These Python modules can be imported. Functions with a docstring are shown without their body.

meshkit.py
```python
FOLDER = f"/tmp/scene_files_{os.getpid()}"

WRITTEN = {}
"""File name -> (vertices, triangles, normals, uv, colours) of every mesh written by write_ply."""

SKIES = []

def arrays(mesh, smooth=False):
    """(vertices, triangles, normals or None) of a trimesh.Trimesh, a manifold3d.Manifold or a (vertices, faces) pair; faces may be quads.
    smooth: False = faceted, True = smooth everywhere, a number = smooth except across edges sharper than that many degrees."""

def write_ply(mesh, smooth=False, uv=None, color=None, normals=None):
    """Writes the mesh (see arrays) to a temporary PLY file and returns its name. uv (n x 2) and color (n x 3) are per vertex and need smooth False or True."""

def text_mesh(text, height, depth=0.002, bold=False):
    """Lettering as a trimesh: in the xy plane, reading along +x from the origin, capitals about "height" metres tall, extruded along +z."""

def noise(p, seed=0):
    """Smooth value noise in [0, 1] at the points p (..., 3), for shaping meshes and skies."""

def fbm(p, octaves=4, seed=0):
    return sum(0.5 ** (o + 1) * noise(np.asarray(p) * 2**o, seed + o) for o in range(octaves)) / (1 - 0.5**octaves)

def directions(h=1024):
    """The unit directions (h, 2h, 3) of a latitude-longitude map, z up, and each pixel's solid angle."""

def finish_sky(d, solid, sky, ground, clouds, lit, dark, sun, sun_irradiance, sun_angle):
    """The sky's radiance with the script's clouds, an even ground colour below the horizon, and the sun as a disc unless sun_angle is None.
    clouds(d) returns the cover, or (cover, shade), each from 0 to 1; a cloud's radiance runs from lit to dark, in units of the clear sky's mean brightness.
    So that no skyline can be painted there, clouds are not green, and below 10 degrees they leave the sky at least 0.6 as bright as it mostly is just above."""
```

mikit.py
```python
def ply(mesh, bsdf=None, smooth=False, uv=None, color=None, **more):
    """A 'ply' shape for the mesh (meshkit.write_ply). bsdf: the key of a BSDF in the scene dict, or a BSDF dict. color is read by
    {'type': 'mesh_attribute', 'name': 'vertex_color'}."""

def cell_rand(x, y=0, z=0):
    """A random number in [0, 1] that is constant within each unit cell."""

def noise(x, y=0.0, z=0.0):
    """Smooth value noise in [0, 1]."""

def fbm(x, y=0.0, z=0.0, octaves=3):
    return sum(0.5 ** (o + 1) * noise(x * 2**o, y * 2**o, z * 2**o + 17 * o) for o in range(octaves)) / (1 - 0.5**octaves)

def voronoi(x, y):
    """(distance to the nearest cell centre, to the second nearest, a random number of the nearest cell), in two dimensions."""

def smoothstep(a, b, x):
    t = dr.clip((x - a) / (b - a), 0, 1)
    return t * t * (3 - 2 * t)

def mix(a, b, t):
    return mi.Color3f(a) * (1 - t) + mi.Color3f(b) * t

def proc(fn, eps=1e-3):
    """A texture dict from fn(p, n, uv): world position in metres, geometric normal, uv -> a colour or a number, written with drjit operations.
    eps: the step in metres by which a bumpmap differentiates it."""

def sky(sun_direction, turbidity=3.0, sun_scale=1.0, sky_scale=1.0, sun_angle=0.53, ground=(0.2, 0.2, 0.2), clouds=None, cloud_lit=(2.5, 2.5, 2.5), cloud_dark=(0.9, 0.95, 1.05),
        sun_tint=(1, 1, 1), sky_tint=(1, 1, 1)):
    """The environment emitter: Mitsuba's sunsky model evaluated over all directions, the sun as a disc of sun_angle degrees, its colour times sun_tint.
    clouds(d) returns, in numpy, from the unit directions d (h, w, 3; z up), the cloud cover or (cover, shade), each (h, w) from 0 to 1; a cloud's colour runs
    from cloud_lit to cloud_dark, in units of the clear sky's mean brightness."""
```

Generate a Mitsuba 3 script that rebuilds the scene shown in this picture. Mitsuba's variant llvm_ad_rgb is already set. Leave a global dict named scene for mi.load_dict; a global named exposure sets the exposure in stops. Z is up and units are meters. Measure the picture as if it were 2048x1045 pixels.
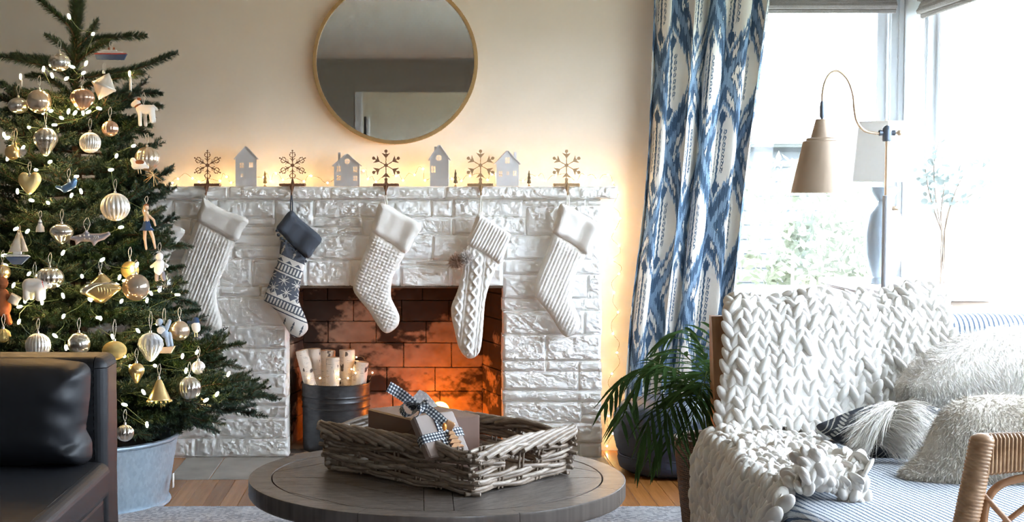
import math, random
import numpy as np
import trimesh
import drjit as dr
import mitsuba as mi
import mikit, meshkit
from mikit import proc, noise, fbm, voronoi, cell_rand, smoothstep, mix
from scipy.spatial import Delaunay
from shapely.geometry import Polygon, Point
from shapely import contains_xy, distance as sdist, points as spoints

T = mi.ScalarTransform4f
scene, labels = {}, {}
rng = np.random.default_rng(7)

# ---------------------------------------------------------------- camera, sky, exposure
F, PX, PY, HZ = 2940.0, 835.0, 522.5, 375.0          # focal length, principal point and horizon, in pixels of the 2048 x 1045 frame
CAM = np.array([0.0, 0.0, 1.27])
PITCH = math.atan((PY - HZ) / F)
scene['camera'] = {'type': 'perspective', 'fov': 2 * math.degrees(math.atan(1024 / F)), 'fov_axis': 'x',
                   'principal_point_offset_x': (1024.0 - PX) / 2048.0, 'principal_point_offset_y': 0.0,
                   'near_clip': 0.05, 'far_clip': 200.0,
                   'to_world': T().look_at(origin=CAM.tolist(), target=[0, 1, 1.27 - math.tan(PITCH)], up=[0, 0, 1])}
exposure = 1.68
SKY = 60.0
scene['sky'] = {**mikit.sky((0.6, 0.5, 0.6), turbidity=4.0, sun_scale=0.0, sky_scale=1.0, ground=(0.35, 0.35, 0.33),
                            clouds=lambda d: (np.ones(d.shape[:2]), 0.25 + 0.35 * meshkit.fbm(d * 3.0, 3)),
                            cloud_lit=(0.87 * SKY, 1.0 * SKY, 1.15 * SKY), cloud_dark=(0.73 * SKY, 0.87 * SKY, 1.04 * SKY)),
                'sampling_weight': 4.0}


def at(px, py, d):
    """The point at depth d (world y) that a photograph measurement refers to."""
    u, v = (px - PX) / F, (PY - py) / F
    dy = math.cos(PITCH) + v * math.sin(PITCH)
    dz = -math.sin(PITCH) + v * math.cos(PITCH)
    return np.array([u * d / dy, d, CAM[2] + dz * d / dy])


def mpp(d):
    return d / F


# ---------------------------------------------------------------- helpers
def mat(name, d, two=True):
    scene[name] = {'type': 'twosided', 'bsdf': d} if two else d
    return name


def rgb(*c):
    return {'type': 'rgb', 'value': list(c if len(c) == 3 else c[0])}


def princ(col, rough=0.6, metal=0.0, spec=0.5, **k):
    return {'type': 'principled', 'base_color': col if isinstance(col, dict) else rgb(col), 'roughness': rough, 'metallic': metal, 'specular': spec, **k}


def bumped(b, fn, scale, eps=1e-3):
    return {'type': 'bumpmap', 'arbitrary': proc(fn, eps), 'scale': scale, 'bsdf': b}


def num(key):
    if key not in scene and key not in labels and not any(k.startswith(key + '__') for k in scene):
        return key
    i = COUNT.get(key, 0) + 1
    while f'{key}_{i:03d}' in scene or f'{key}_{i:03d}' in labels:
        i += 1
    COUNT[key] = i
    return f'{key}_{i:03d}'


COUNT = {}


def thing(name, label=None, cat=None, group=None, kind=None):
    """Claims the key of a thing (its parts' keys start with it)."""
    if name not in labels:
        key = name
    else:
        i = COUNT.get(name, 0) + 1
        COUNT[name] = i
        key = f'{name}_{i:03d}'
    labels[key] = {k: v for k, v in (('label', label), ('category', cat), ('group', group), ('kind', kind)) if v}
    return key


def put(key, mesh, m, smooth=False, label=None, kind=None, uv=None, color=None, **more):
    """One mesh of the scene under a free form of the key."""
    if key in scene:
        i = COUNT.get(key, 0) + 1
        COUNT[key] = i
        key = f'{key}_{i:03d}'
    scene[key] = mesh if isinstance(mesh, dict) else mikit.ply(mesh, m, smooth, uv=uv, color=color, **more)
    if label or kind:
        labels.setdefault(key, {}).update({k: v for k, v in (('label', label), ('kind', kind)) if v})
    return key


def single(name, mesh, m, label, cat, group=None, kind=None, smooth=False, **k):
    """A thing that is one mesh."""
    key = thing(name, label, cat, group, kind)
    put(key, mesh, m, smooth, **k)
    return key


def tm(v, f):
    f = np.asarray(f, int)
    if f.ndim == 2 and f.shape[1] == 4:
        f = np.vstack([f[:, [0, 1, 2]], f[:, [0, 2, 3]]])
    return trimesh.Trimesh(np.asarray(v, float), f, process=False)


def cat(*ms):
    ms = [m for g in ms for m in (g if isinstance(g, (list, tuple)) else [g])]
    vs, fs, n = [], [], 0
    for m in ms:
        vs.append(np.asarray(m.vertices)); fs.append(np.asarray(m.faces) + n); n += len(m.vertices)
    return tm(np.vstack(vs), np.vstack(fs))


def moved(m, t=(0, 0, 0), rz=0.0, s=1.0, R=None):
    v = np.asarray(m.vertices) * s
    if R is not None:
        v = v @ np.asarray(R).T
    if rz:
        c, q = math.cos(rz), math.sin(rz)
        v = v @ np.array([[c, -q, 0], [q, c, 0], [0, 0, 1]]).T
    return tm(v + np.asarray(t), m.faces)


def rot(axis, a):
    return trimesh.transformations.rotation_matrix(a, axis)[:3, :3]


def frame(z, x=(1, 0, 0)):
    """Rotation whose third column is z."""
    z = np.asarray(z, float); z = z / np.linalg.norm(z)
    x = np.asarray(x, float)
    if abs(z @ x) > 0.95 * np.linalg.norm(x):
        x = np.array([0, 1.0, 0.1])
    y = np.cross(z, x); y /= np.linalg.norm(y)
    return np.stack([np.cross(y, z), y, z], 1)


def box(x0, x1, y0, y1, z0, z1):
    return trimesh.creation.box(bounds=[[x0, y0, z0], [x1, y1, z1]])


def bbox(x0, x1, y0, y1, z0, z1, b=0.003):
    """A box with chamfered edges."""
    b = min(b, 0.45 * min(x1 - x0, y1 - y0, z1 - z0))
    p = []
    for sx, X in ((1, x0), (-1, x1)):
        for sy, Y in ((1, y0), (-1, y1)):
            for sz, Z in ((1, z0), (-1, z1)):
                p += [[X, Y + sy * b, Z + sz * b], [X + sx * b, Y, Z + sz * b], [X + sx * b, Y + sy * b, Z]]
    return trimesh.convex.convex_hull(np.array(p))


def hull(p):
    return trimesh.convex.convex_hull(np.asarray(p, float))


def rbox(x0, x1, y0, y1, z0, z1, r=0.03, n=6):
    """A box with round edges (hull of corner spheres)."""
    s = trimesh.creation.uv_sphere(r, count=[2 * n, 2 * n]).vertices
    p = [s + [x, y, z] for x in (x0 + r, x1 - r) for y in (y0 + r, y1 - r) for z in (z0 + r, z1 - r)]
    return hull(np.vstack(p))


def tube(p, r, n=8, caps=True, closed=False):
    p = np.asarray(p, float)
    r = np.broadcast_to(np.asarray(r, float), (len(p),))
    t = (np.roll(p, -1, 0) - np.roll(p, 1, 0)) if closed else np.gradient(p, axis=0)
    t /= np.linalg.norm(t, axis=1, keepdims=True) + 1e-12
    ref = np.array([0, 0, 1.0]) if abs(t[0, 2]) < 0.9 else np.array([1.0, 0, 0])
    a = np.cross(t[0], ref); a /= np.linalg.norm(a)
    A = []
    for k in range(len(p)):
        a = a - t[k] * (a @ t[k]); a /= np.linalg.norm(a) + 1e-12
        A.append(a)
    A = np.array(A); B = np.cross(t, A)
    ang = np.arange(n) * 2 * np.pi / n
    v = (p[:, None] + r[:, None, None] * (np.cos(ang)[None, :, None] * A[:, None] + np.sin(ang)[None, :, None] * B[:, None])).reshape(-1, 3)
    m = len(p)
    i, j = np.meshgrid(np.arange(m if closed else m - 1), np.arange(n), indexing='ij')
    i2 = (i + 1) % m
    q = np.stack([i * n + j, i * n + (j + 1) % n, i2 * n + (j + 1) % n, i2 * n + j], -1).reshape(-1, 4)
    f = np.vstack([q[:, [0, 1, 2]], q[:, [0, 2, 3]]])
    if caps and not closed:
        v = np.vstack([v, p[0], p[-1]])
        k = np.arange(n)
        f = np.vstack([f, np.stack([(k + 1) % n, k, k * 0 + m * n], 1), np.stack([(m - 1) * n + k, (m - 1) * n + (k + 1) % n, k * 0 + m * n + 1], 1)])
    return tm(v, f)


def smoothpath(p, n=8):
    """Catmull-Rom through the points."""
    p = np.asarray(p, float)
    q = np.vstack([2 * p[0] - p[1], p, 2 * p[-1] - p[-2]])
    out = []
    for k in range(1, len(q) - 2):
        for s in np.arange(n) / n:
            a, b, c, d = q[k - 1:k + 3]
            out.append(0.5 * (2 * b + (c - a) * s + (2 * a - 5 * b + 4 * c - d) * s * s + (3 * b - a - 3 * c + d) * s ** 3))
    return np.vstack([out, p[-1]])


def lathe(prof, n=32, rib=None):
    """A profile [(r, z), ...] turned about z; rib(angle, r, z) may scale the radius."""
    prof = np.asarray(prof, float)
    ang = np.arange(n) * 2 * np.pi / n
    R = np.repeat(prof[:, :1], n, 1)
    if rib is not None:
        R = R * rib(ang[None, :], prof[:, :1], prof[:, 1:])
    v = np.stack([R * np.cos(ang), R * np.sin(ang), np.repeat(prof[:, 1:], n, 1)], -1).reshape(-1, 3)
    m = len(prof)
    i, j = np.meshgrid(np.arange(m - 1), np.arange(n), indexing='ij')
    q = np.stack([i * n + j, i * n + (j + 1) % n, (i + 1) * n + (j + 1) % n, (i + 1) * n + j], -1).reshape(-1, 4)
    return tm(v, np.vstack([q[:, [0, 1, 2]], q[:, [0, 2, 3]]]))


def ball(r, n=12, squash=1.0):
    m = trimesh.creation.uv_sphere(r, count=[n, 2 * n])
    m.vertices[:, 2] *= squash
    return tm(m.vertices, m.faces)


def ellip(c, r, n=10, R=None):
    v = trimesh.creation.uv_sphere(1.0, count=[n, 2 * n])
    p = v.vertices * np.asarray(r)
    if R is not None:
        p = p @ np.asarray(R).T
    return tm(p + np.asarray(c), v.faces)


def resample(poly, step):
    p = np.vstack([poly, poly[:1]])
    L = np.concatenate([[0], np.cumsum(np.linalg.norm(np.diff(p, axis=0), axis=1))])
    s = np.linspace(0, L[-1], max(8, int(L[-1] / step)), endpoint=False)
    return np.stack([np.interp(s, L, p[:, 0]), np.interp(s, L, p[:, 1])], 1)


def roundpoly(p, k=6):
    """A closed Catmull-Rom curve through the points."""
    p = np.asarray(p, float)
    n = len(p)
    out = []
    for i in range(n):
        a, b, c, d = p[i - 1], p[i], p[(i + 1) % n], p[(i + 2) % n]
        for s in np.arange(k) / k:
            out.append(0.5 * (2 * b + (c - a) * s + (2 * a - 5 * b + 4 * c - d) * s * s + (3 * b - a - 3 * c + d) * s ** 3))
    return np.array(out)


def puff(poly, thick, R, res, relief=None, back=1.0, power=0.5):
    """A cushion-like solid from an outline in the (x, z) plane: front towards -y. Returns (mesh, uv)."""
    b = resample(np.asarray(poly, float), res)
    P = Polygon(b).buffer(0)
    x0, y0, x1, y1 = P.bounds
    gx, gy = np.meshgrid(np.arange(x0, x1, res), np.arange(y0, y1, res * 0.87))
    gx[1::2] += res / 2
    g = np.stack([gx.ravel(), gy.ravel()], 1)
    g = g[contains_xy(P, g[:, 0], g[:, 1])]
    dist = sdist(P.exterior, spoints(g))
    g, dist = g[dist > 0.55 * res], dist[dist > 0.55 * res]
    q = np.vstack([b, g])
    dd = np.concatenate([np.zeros(len(b)), dist])
    tri = Delaunay(q).simplices
    c = q[tri].mean(1)
    tri = tri[contains_xy(P, c[:, 0], c[:, 1])]
    a = q[tri]
    area = (a[:, 1, 0] - a[:, 0, 0]) * (a[:, 2, 1] - a[:, 0, 1]) - (a[:, 2, 0] - a[:, 0, 0]) * (a[:, 1, 1] - a[:, 0, 1])
    tri = np.where(area[:, None] < 0, tri[:, ::-1], tri)
    tri = tri[np.abs(area) > 1e-12]
    h = thick * (1 - (1 - np.clip(dd / R, 0, 1)) ** 2) ** power
    hf = h + (relief(q) * np.clip(dd / (0.4 * R), 0, 1) if relief is not None else 0)
    n, nb = len(q), len(b)
    v = np.vstack([np.stack([q[:, 0], -hf, q[:, 1]], 1), np.stack([q[nb:, 0], back * h[nb:], q[nb:, 1]], 1)])
    tb = np.where(tri < nb, tri, tri - nb + n)[:, ::-1]
    return tm(v, np.vstack([tri, tb])), np.vstack([q, q[nb:]])


def sheet(P, thick=0.0):
    """A grid of points (m, n, 3) as a surface, or as a closed slab with thickness along its normals."""
    m, n = P.shape[:2]
    i, j = np.meshgrid(np.arange(m - 1), np.arange(n - 1), indexing='ij')
    q = np.stack([i * n + j, (i + 1) * n + j, (i + 1) * n + j + 1, i * n + j + 1], -1).reshape(-1, 4)
    f = np.vstack([q[:, [0, 1, 2]], q[:, [0, 2, 3]]])
    if not thick:
        return tm(P.reshape(-1, 3), f)
    du, dv = np.gradient(P, axis=0), np.gradient(P, axis=1)
    N = np.cross(du, dv); N /= np.linalg.norm(N, axis=-1, keepdims=True) + 1e-12
    v = np.vstack([(P + N * thick / 2).reshape(-1, 3), (P - N * thick / 2).reshape(-1, 3)])
    k = m * n
    e = [np.arange(n - 1), (np.arange(m - 1) + 1) * n - 1, (m - 1) * n + np.arange(n - 1, 0, -1), np.arange(m - 1, 0, -1) * n]
    loop = np.concatenate([np.arange(n), np.arange(1, m) * n + n - 1, (m - 1) * n + np.arange(n - 2, -1, -1), np.arange(m - 2, 0, -1) * n])
    nx = np.roll(loop, -1)
    side = np.vstack([np.stack([loop, nx, nx + k], 1), np.stack([loop, nx + k, loop + k], 1)])
    return tm(v, np.vstack([f, f[:, ::-1] + k, side]))


def bulb_emit(c, power):
    return {'type': 'area', 'radiance': rgb([power * x for x in c]), 'sampling_weight': 1.0}
# ---------------------------------------------------------------- the room
WX0, WX1, WY0, WY1, CEIL = -2.75, 2.33, -0.56, 7.05, 2.54
mat('wall_paint', bumped(princ((0.75, 0.655, 0.54), 0.75, spec=0.25), lambda p, n, uv: fbm(p.x * 90, p.y * 90, p.z * 90), 0.0006))
mat('ceiling_paint', princ((0.72, 0.71, 0.68), 0.8, spec=0.2))
mat('trim_paint', princ((0.66, 0.69, 0.72), 0.45))
mat('front_paint', princ((0.33, 0.31, 0.27), 0.8, spec=0.2))
mat('hall_paint', princ((0.70, 0.65, 0.55), 0.8, spec=0.2))


def plank_col(p, n, uv):
    g = fbm(p.x * 60, p.y * 3.0, 3.0) * 0.6 + fbm(p.x * 220, p.y * 9.0, 1.0) * 0.4
    return mix((0.155, 0.056, 0.014), (0.27, 0.115, 0.034), g)


mat('floor_wood', princ(proc(plank_col), 0.32, spec=0.5))
mat('floor_wood_dark', princ(proc(lambda p, n, uv: plank_col(p, n, uv) * mi.Color3f(0.80, 0.76, 0.72)), 0.34, spec=0.5))
mat('floor_wood_light', princ(proc(lambda p, n, uv: plank_col(p, n, uv) * mi.Color3f(1.12, 1.12, 1.1)), 0.3, spec=0.5))


def structure(key, mesh, m, **k):
    put(key, mesh, m, **k)
    if '__' not in key:
        labels[key] = {'kind': 'structure'}


structure('floor', box(WX0 - .15, WX1 + .15, -4.2, 7.2, -0.10, -0.012), 'floor_wood')
x, i = WX0, 0
while x < WX1 - 1e-6:
    w = min(0.07, WX1 - x)
    cut = 5.0 + 2.05 * rng.random()
    for a, b in ((5.0, cut), (cut, WY1)):
        if b - a > 0.05:
            put('floor__plank', bbox(x + .0005, x + w - .0005, a + .0005, b - .0005, -0.012, 0.0005 * rng.random(), 0.0012),
                ('floor_wood', 'floor_wood_dark', 'floor_wood_light')[int(rng.integers(3))])
    x += w
# fill below the rug and behind the camera
structure('floor__subfloor_boards', box(WX0, WX1, -4.2, 5.0, -0.012, 0.0), 'floor_wood')

OX0, OX1 = at(576, 575, 6.85)[0], at(1006, 575, 6.85)[0]          # the fireplace opening
OZ = at(800, 576, 6.85)[2]
bx0, bx1, bz0, bz1 = 1.33, 2.255, 0.74, 2.30                       # back window
ry0, ry1 = 2.3, 6.74                                               # right window
structure('wall_back', cat(box(WX0 - .15, OX0 - .02, WY1, WY1 + .15, 0, CEIL), box(OX0 - .02, OX1 + .02, WY1, WY1 + .15, OZ + .04, CEIL),
                           box(OX1 + .02, bx0, WY1, WY1 + .15, 0, CEIL), box(bx0, bx1, WY1, WY1 + .15, 0, bz0), box(bx0, bx1, WY1, WY1 + .15, bz1, CEIL),
                           box(bx1, WX1 + .15, WY1, WY1 + .15, 0, CEIL)), 'wall_paint')
structure('wall_right', cat(box(WX1, WX1 + .15, WY0, ry0, 0, CEIL), box(WX1, WX1 + .15, ry1, WY1, 0, CEIL),
                            box(WX1, WX1 + .15, ry0, ry1, 0, bz0), box(WX1, WX1 + .15, ry0, ry1, bz1, CEIL)), 'wall_paint')
mat('dark_paint', princ((0.13, 0.125, 0.12), 0.8, spec=0.2))
structure('wall_left', box(WX0 - .15, WX0, WY0, WY1, 0, CEIL), 'dark_paint')
HX, HZ2 = -0.56, 2.215                                              # the opening behind the camera, seen in the mirror
structure('wall_front', cat(box(WX0 - .15, HX, WY0 - .12, WY0, 0, CEIL), box(HX, WX1 + .15, WY0 - .12, WY0, HZ2, CEIL)), 'front_paint')
structure('ceiling', box(WX0 - .15, WX1 + .15, -4.2, WY1 + .15, CEIL, CEIL + .1), 'ceiling_paint')
structure('wall_hall_left', box(WX0 - .15, WX0, -4.2, WY0 - .12, 0, CEIL), 'hall_paint')
structure('wall_hall_right', cat(box(WX1, WX1 + .15, -4.2, -3.4, 0, CEIL), box(WX1, WX1 + .15, -1.0, WY0, 0, CEIL), box(WX1, WX1 + .15, -3.4, -1.0, 0, 0.8),
                                 box(WX1, WX1 + .15, -3.4, -1.0, 2.2, CEIL)), 'hall_paint')
structure('wall_hall_end', box(WX0 - .15, WX1 + .15, -4.35, -4.2, 0, CEIL), 'hall_paint')
structure('trim_1', cat(bbox(HX - .06, HX + .005, WY0 - .01, WY0 + .018, 0, HZ2 + .0), bbox(HX - .0, HX + .012, WY0 - .13, WY0 + .006, 0, HZ2)), 'trim_paint')
# a white door with a dark edge strip, standing open in the room behind the camera
d_ = 'door_1'
structure(d_, bbox(-0.565, -0.535, -2.62, -2.20, 0.006, 2.05), 'trim_paint')
mat('dark_metal', princ((0.03, 0.028, 0.026), 0.4, 0.6))
put('door_1__edge_strip', bbox(-0.590, -0.566, -2.62, -2.20, 0.006, 2.05), 'dark_metal')

# windows
mat('pane_glass', {'type': 'thindielectric', 'int_ior': 1.5}, two=False)


def window_frame(plane, a0, a1, z0, z1, w=0.055, mull=()):
    """Frame bars and panes of a window in the back wall ('y') or in the right wall ('x')."""
    def bar(p0, p1, q0, q1, t0=0.03, t1=0.09):
        return bbox(p0, p1, WY1 + t0, WY1 + t1, q0, q1) if plane == 'y' else bbox(WX1 + t0, WX1 + t1, p0, p1, q0, q1)
    bars = [bar(a0, a0 + w, z0, z1), bar(a1 - w, a1, z0, z1), bar(a0, a1, z0, z0 + w), bar(a0, a1, z1 - w, z1)] + [bar(m - w / 2, m + w / 2, z0, z1) for m in mull]
    # casing flat on the wall
    c = 0.07
    case = [bar(a0 - c, a0, z0 - c, z1 + c, -0.018, 0.0), bar(a1, a1 + (c if plane == 'x' else 0.05), z0 - c, z1 + c, -0.018, 0.0), bar(a0, a1, z1, z1 + c, -0.018, 0)]
    inner = [bar(a0, a0 + .012, z0, z1, -.01, .15), bar(a1 - .012, a1, z0, z1, -.01, .15)]
    return cat(bars), cat(case), cat(inner)


for nm, plane, a0, a1, mull in (('window_1', 'y', bx0, bx1, ()), ('window_2', 'x', ry0, ry1, (5.0, 3.6))):
    fr, ca, inn = window_frame(plane, a0, a1, bz0, bz1, mull=mull)
    labels[nm] = {'kind': 'structure'}
    put(nm + '__frame', fr, 'trim_paint')
    put(nm + '__casing', ca, 'trim_paint')
    put(nm + '__jamb', inn, 'trim_paint')
    edges = [a0 + .05, *mull, a1 - .05]
    for q0, q1 in zip(edges[:-1], edges[1:]):
        if plane == 'y':
            v = [[q0, WY1 + .06, bz0 + .05], [q1, WY1 + .06, bz0 + .05], [q1, WY1 + .06, bz1 - .05], [q0, WY1 + .06, bz1 - .05]]
        else:
            v = [[WX1 + .06, q0, bz0 + .05], [WX1 + .06, q1, bz0 + .05], [WX1 + .06, q1, bz1 - .05], [WX1 + .06, q0, bz1 - .05]]
        put(nm + '__pane', tm(v, [[0, 1, 2, 3]]), 'pane_glass')
    put(nm + '__sill', bbox(a0 - .05, a1 + .02, WY1 - .05, WY1 + .1, bz0 - .03, bz0 + .005) if plane == 'y' else bbox(WX1 - .05, WX1 + .1, a0 - .05, a1 + .05, bz0 - .03, bz0 + .005), 'trim_paint')
structure('window_3', cat(bbox(WX1 + .03, WX1 + .08, -3.4, -3.34, .8, 2.2), bbox(WX1 + .03, WX1 + .08, -1.06, -1.0, .8, 2.2), bbox(WX1 + .03, WX1 + .08, -3.4, -1.0, .8, .86), bbox(WX1 + .03, WX1 + .08, -3.4, -1.0, 2.14, 2.2)), 'trim_paint')
put('window_3__pane', tm([[WX1 + .06, -3.35, .85], [WX1 + .06, -1.05, .85], [WX1 + .06, -1.05, 2.15], [WX1 + .06, -3.35, 2.15]], [[0, 1, 2, 3]]), 'pane_glass')

structure('trim_2', cat(bbox(2.25, WX1 - .019, WY1 - .019, WY1 - .0005, .66, CEIL - .002, .004), bbox(WX1 - .019, WX1 - .0005, 6.80, WY1 - .0005, .66, CEIL - .002, .004), bbox(2.285, WX1 - .019, WY1 - .03, WY1 - .0195, .66, CEIL - .002, .003)), 'trim_paint')
# ---------------------------------------------------------------- outside
mat('lawn', princ((0.13, 0.14, 0.10), 0.9, spec=0.1))
structure('ground_outside', cat(box(-30, 40, 7.3, 60, -1.0, -0.9), box(2.6, 40, -20, 7.3, -1.0, -0.9)), 'lawn')
mat('siding_paint', princ((0.17, 0.18, 0.195), 0.7, spec=0.2))
mat('roof_shingle', princ((0.24, 0.25, 0.26), 0.9, spec=0.1))
mat('gutter_paint', princ((0.24, 0.25, 0.26), 0.5))
h = thing('neighbor_house', 'pale neighbouring house with shingled hip roof seen through the back window', 'house')
hx0, hx1, hy = 2.4, at(1745, 264, 13.0)[0], 13.0
ez = at(1600, 266, hy)[2]
ap = at(1520, 178, 16.0)
for k in range(14):                                              # siding boards under the eave
    z = ez - .16 - .13 * k
    put(h + '__siding_board', hull([[hx0, hy + .3, z], [hx1 - .35, hy + .3, z], [hx0, hy + .272, z - .135], [hx1 - .35, hy + .272, z - .135], [hx0, hy + .34, z], [hx1 - .35, hy + .34, z], [hx0, hy + .34, z - .135], [hx1 - .35, hy + .34, z - .135]]), 'siding_paint')
put(h + '__gutter', bbox(hx0, hx1 + .04, hy - .1, hy + .02, ez - .10, ez, .02), 'gutter_paint')
put(h + '__soffit', box(hx0, hx1, hy, hy + .3, ez - .12, ez - .09), 'gutter_paint')
n_c = 13
slope = (ap[2] - ez) / (ap[1] - hy)
for k in range(n_c):                                             # courses of shingles up the slope
    y0, y1 = hy - .06 + k * (ap[1] - hy) / n_c, hy - .06 + (k + 1.15) * (ap[1] - hy) / n_c
    xr0, xr1 = hx1 - (y0 - hy) * 0.62, hx1 - (y1 - hy) * 0.62
    z0, z1 = ez + (y0 - hy) * slope, ez + (y1 - hy) * slope
    put(h + '__shingle_course', hull([[hx0, y0, z0 + .035], [xr0, y0, z0 + .035], [hx0, y1, z1 + .01], [xr1, y1, z1 + .01], [hx0, y0, z0], [xr0, y0, z0], [hx0, y1, z1 - .02], [xr1, y1, z1 - .02]]), 'roof_shingle')
put(h + '__hip_side', hull([[hx1, hy, ez], [hx1 - (ap[1] - hy) * .62, ap[1], ap[2]], [hx1, ap[1] + 3, ez], [hx1 - 1.9, ap[1] + .2, ap[2]], [hx1 - .2, ap[1] + 2.9, ez]]), 'roof_shingle')
put(h + '__wall', box(hx0, hx1 - .36, hy + .345, hy + .6, -0.9, ez - .1), 'siding_paint')
# ---------------------------------------------------------------- fireplace of white painted stone
mat('white_stone', bumped(princ((0.90, 0.89, 0.865), 0.62, spec=0.35), lambda p, n, uv: fbm(p.x * 55, p.y * 55, p.z * 55, 4), 0.016, 2e-3))
mat('white_mortar', princ((0.82, 0.80, 0.77), 0.8, spec=0.2))
FD = 6.85
fire = thing('fireplace', 'white painted stone fireplace with rough block face and open brick firebox', 'fireplace')
SX0, SX1 = at(170, 600, FD)[0], at(1203, 600, FD)[0]
MZ = at(800, 373, 6.8)[2]
put(fire + '__core', cat(box(SX0 + .01, OX0 - .01, FD, WY1, 0, MZ - .05), box(OX1 + .01, SX1 - .01, FD, WY1, 0, MZ - .05), box(OX0 - .01, OX1 + .01, FD, WY1, OZ + .012, MZ - .05)), 'white_mortar')
sid = 0


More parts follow.
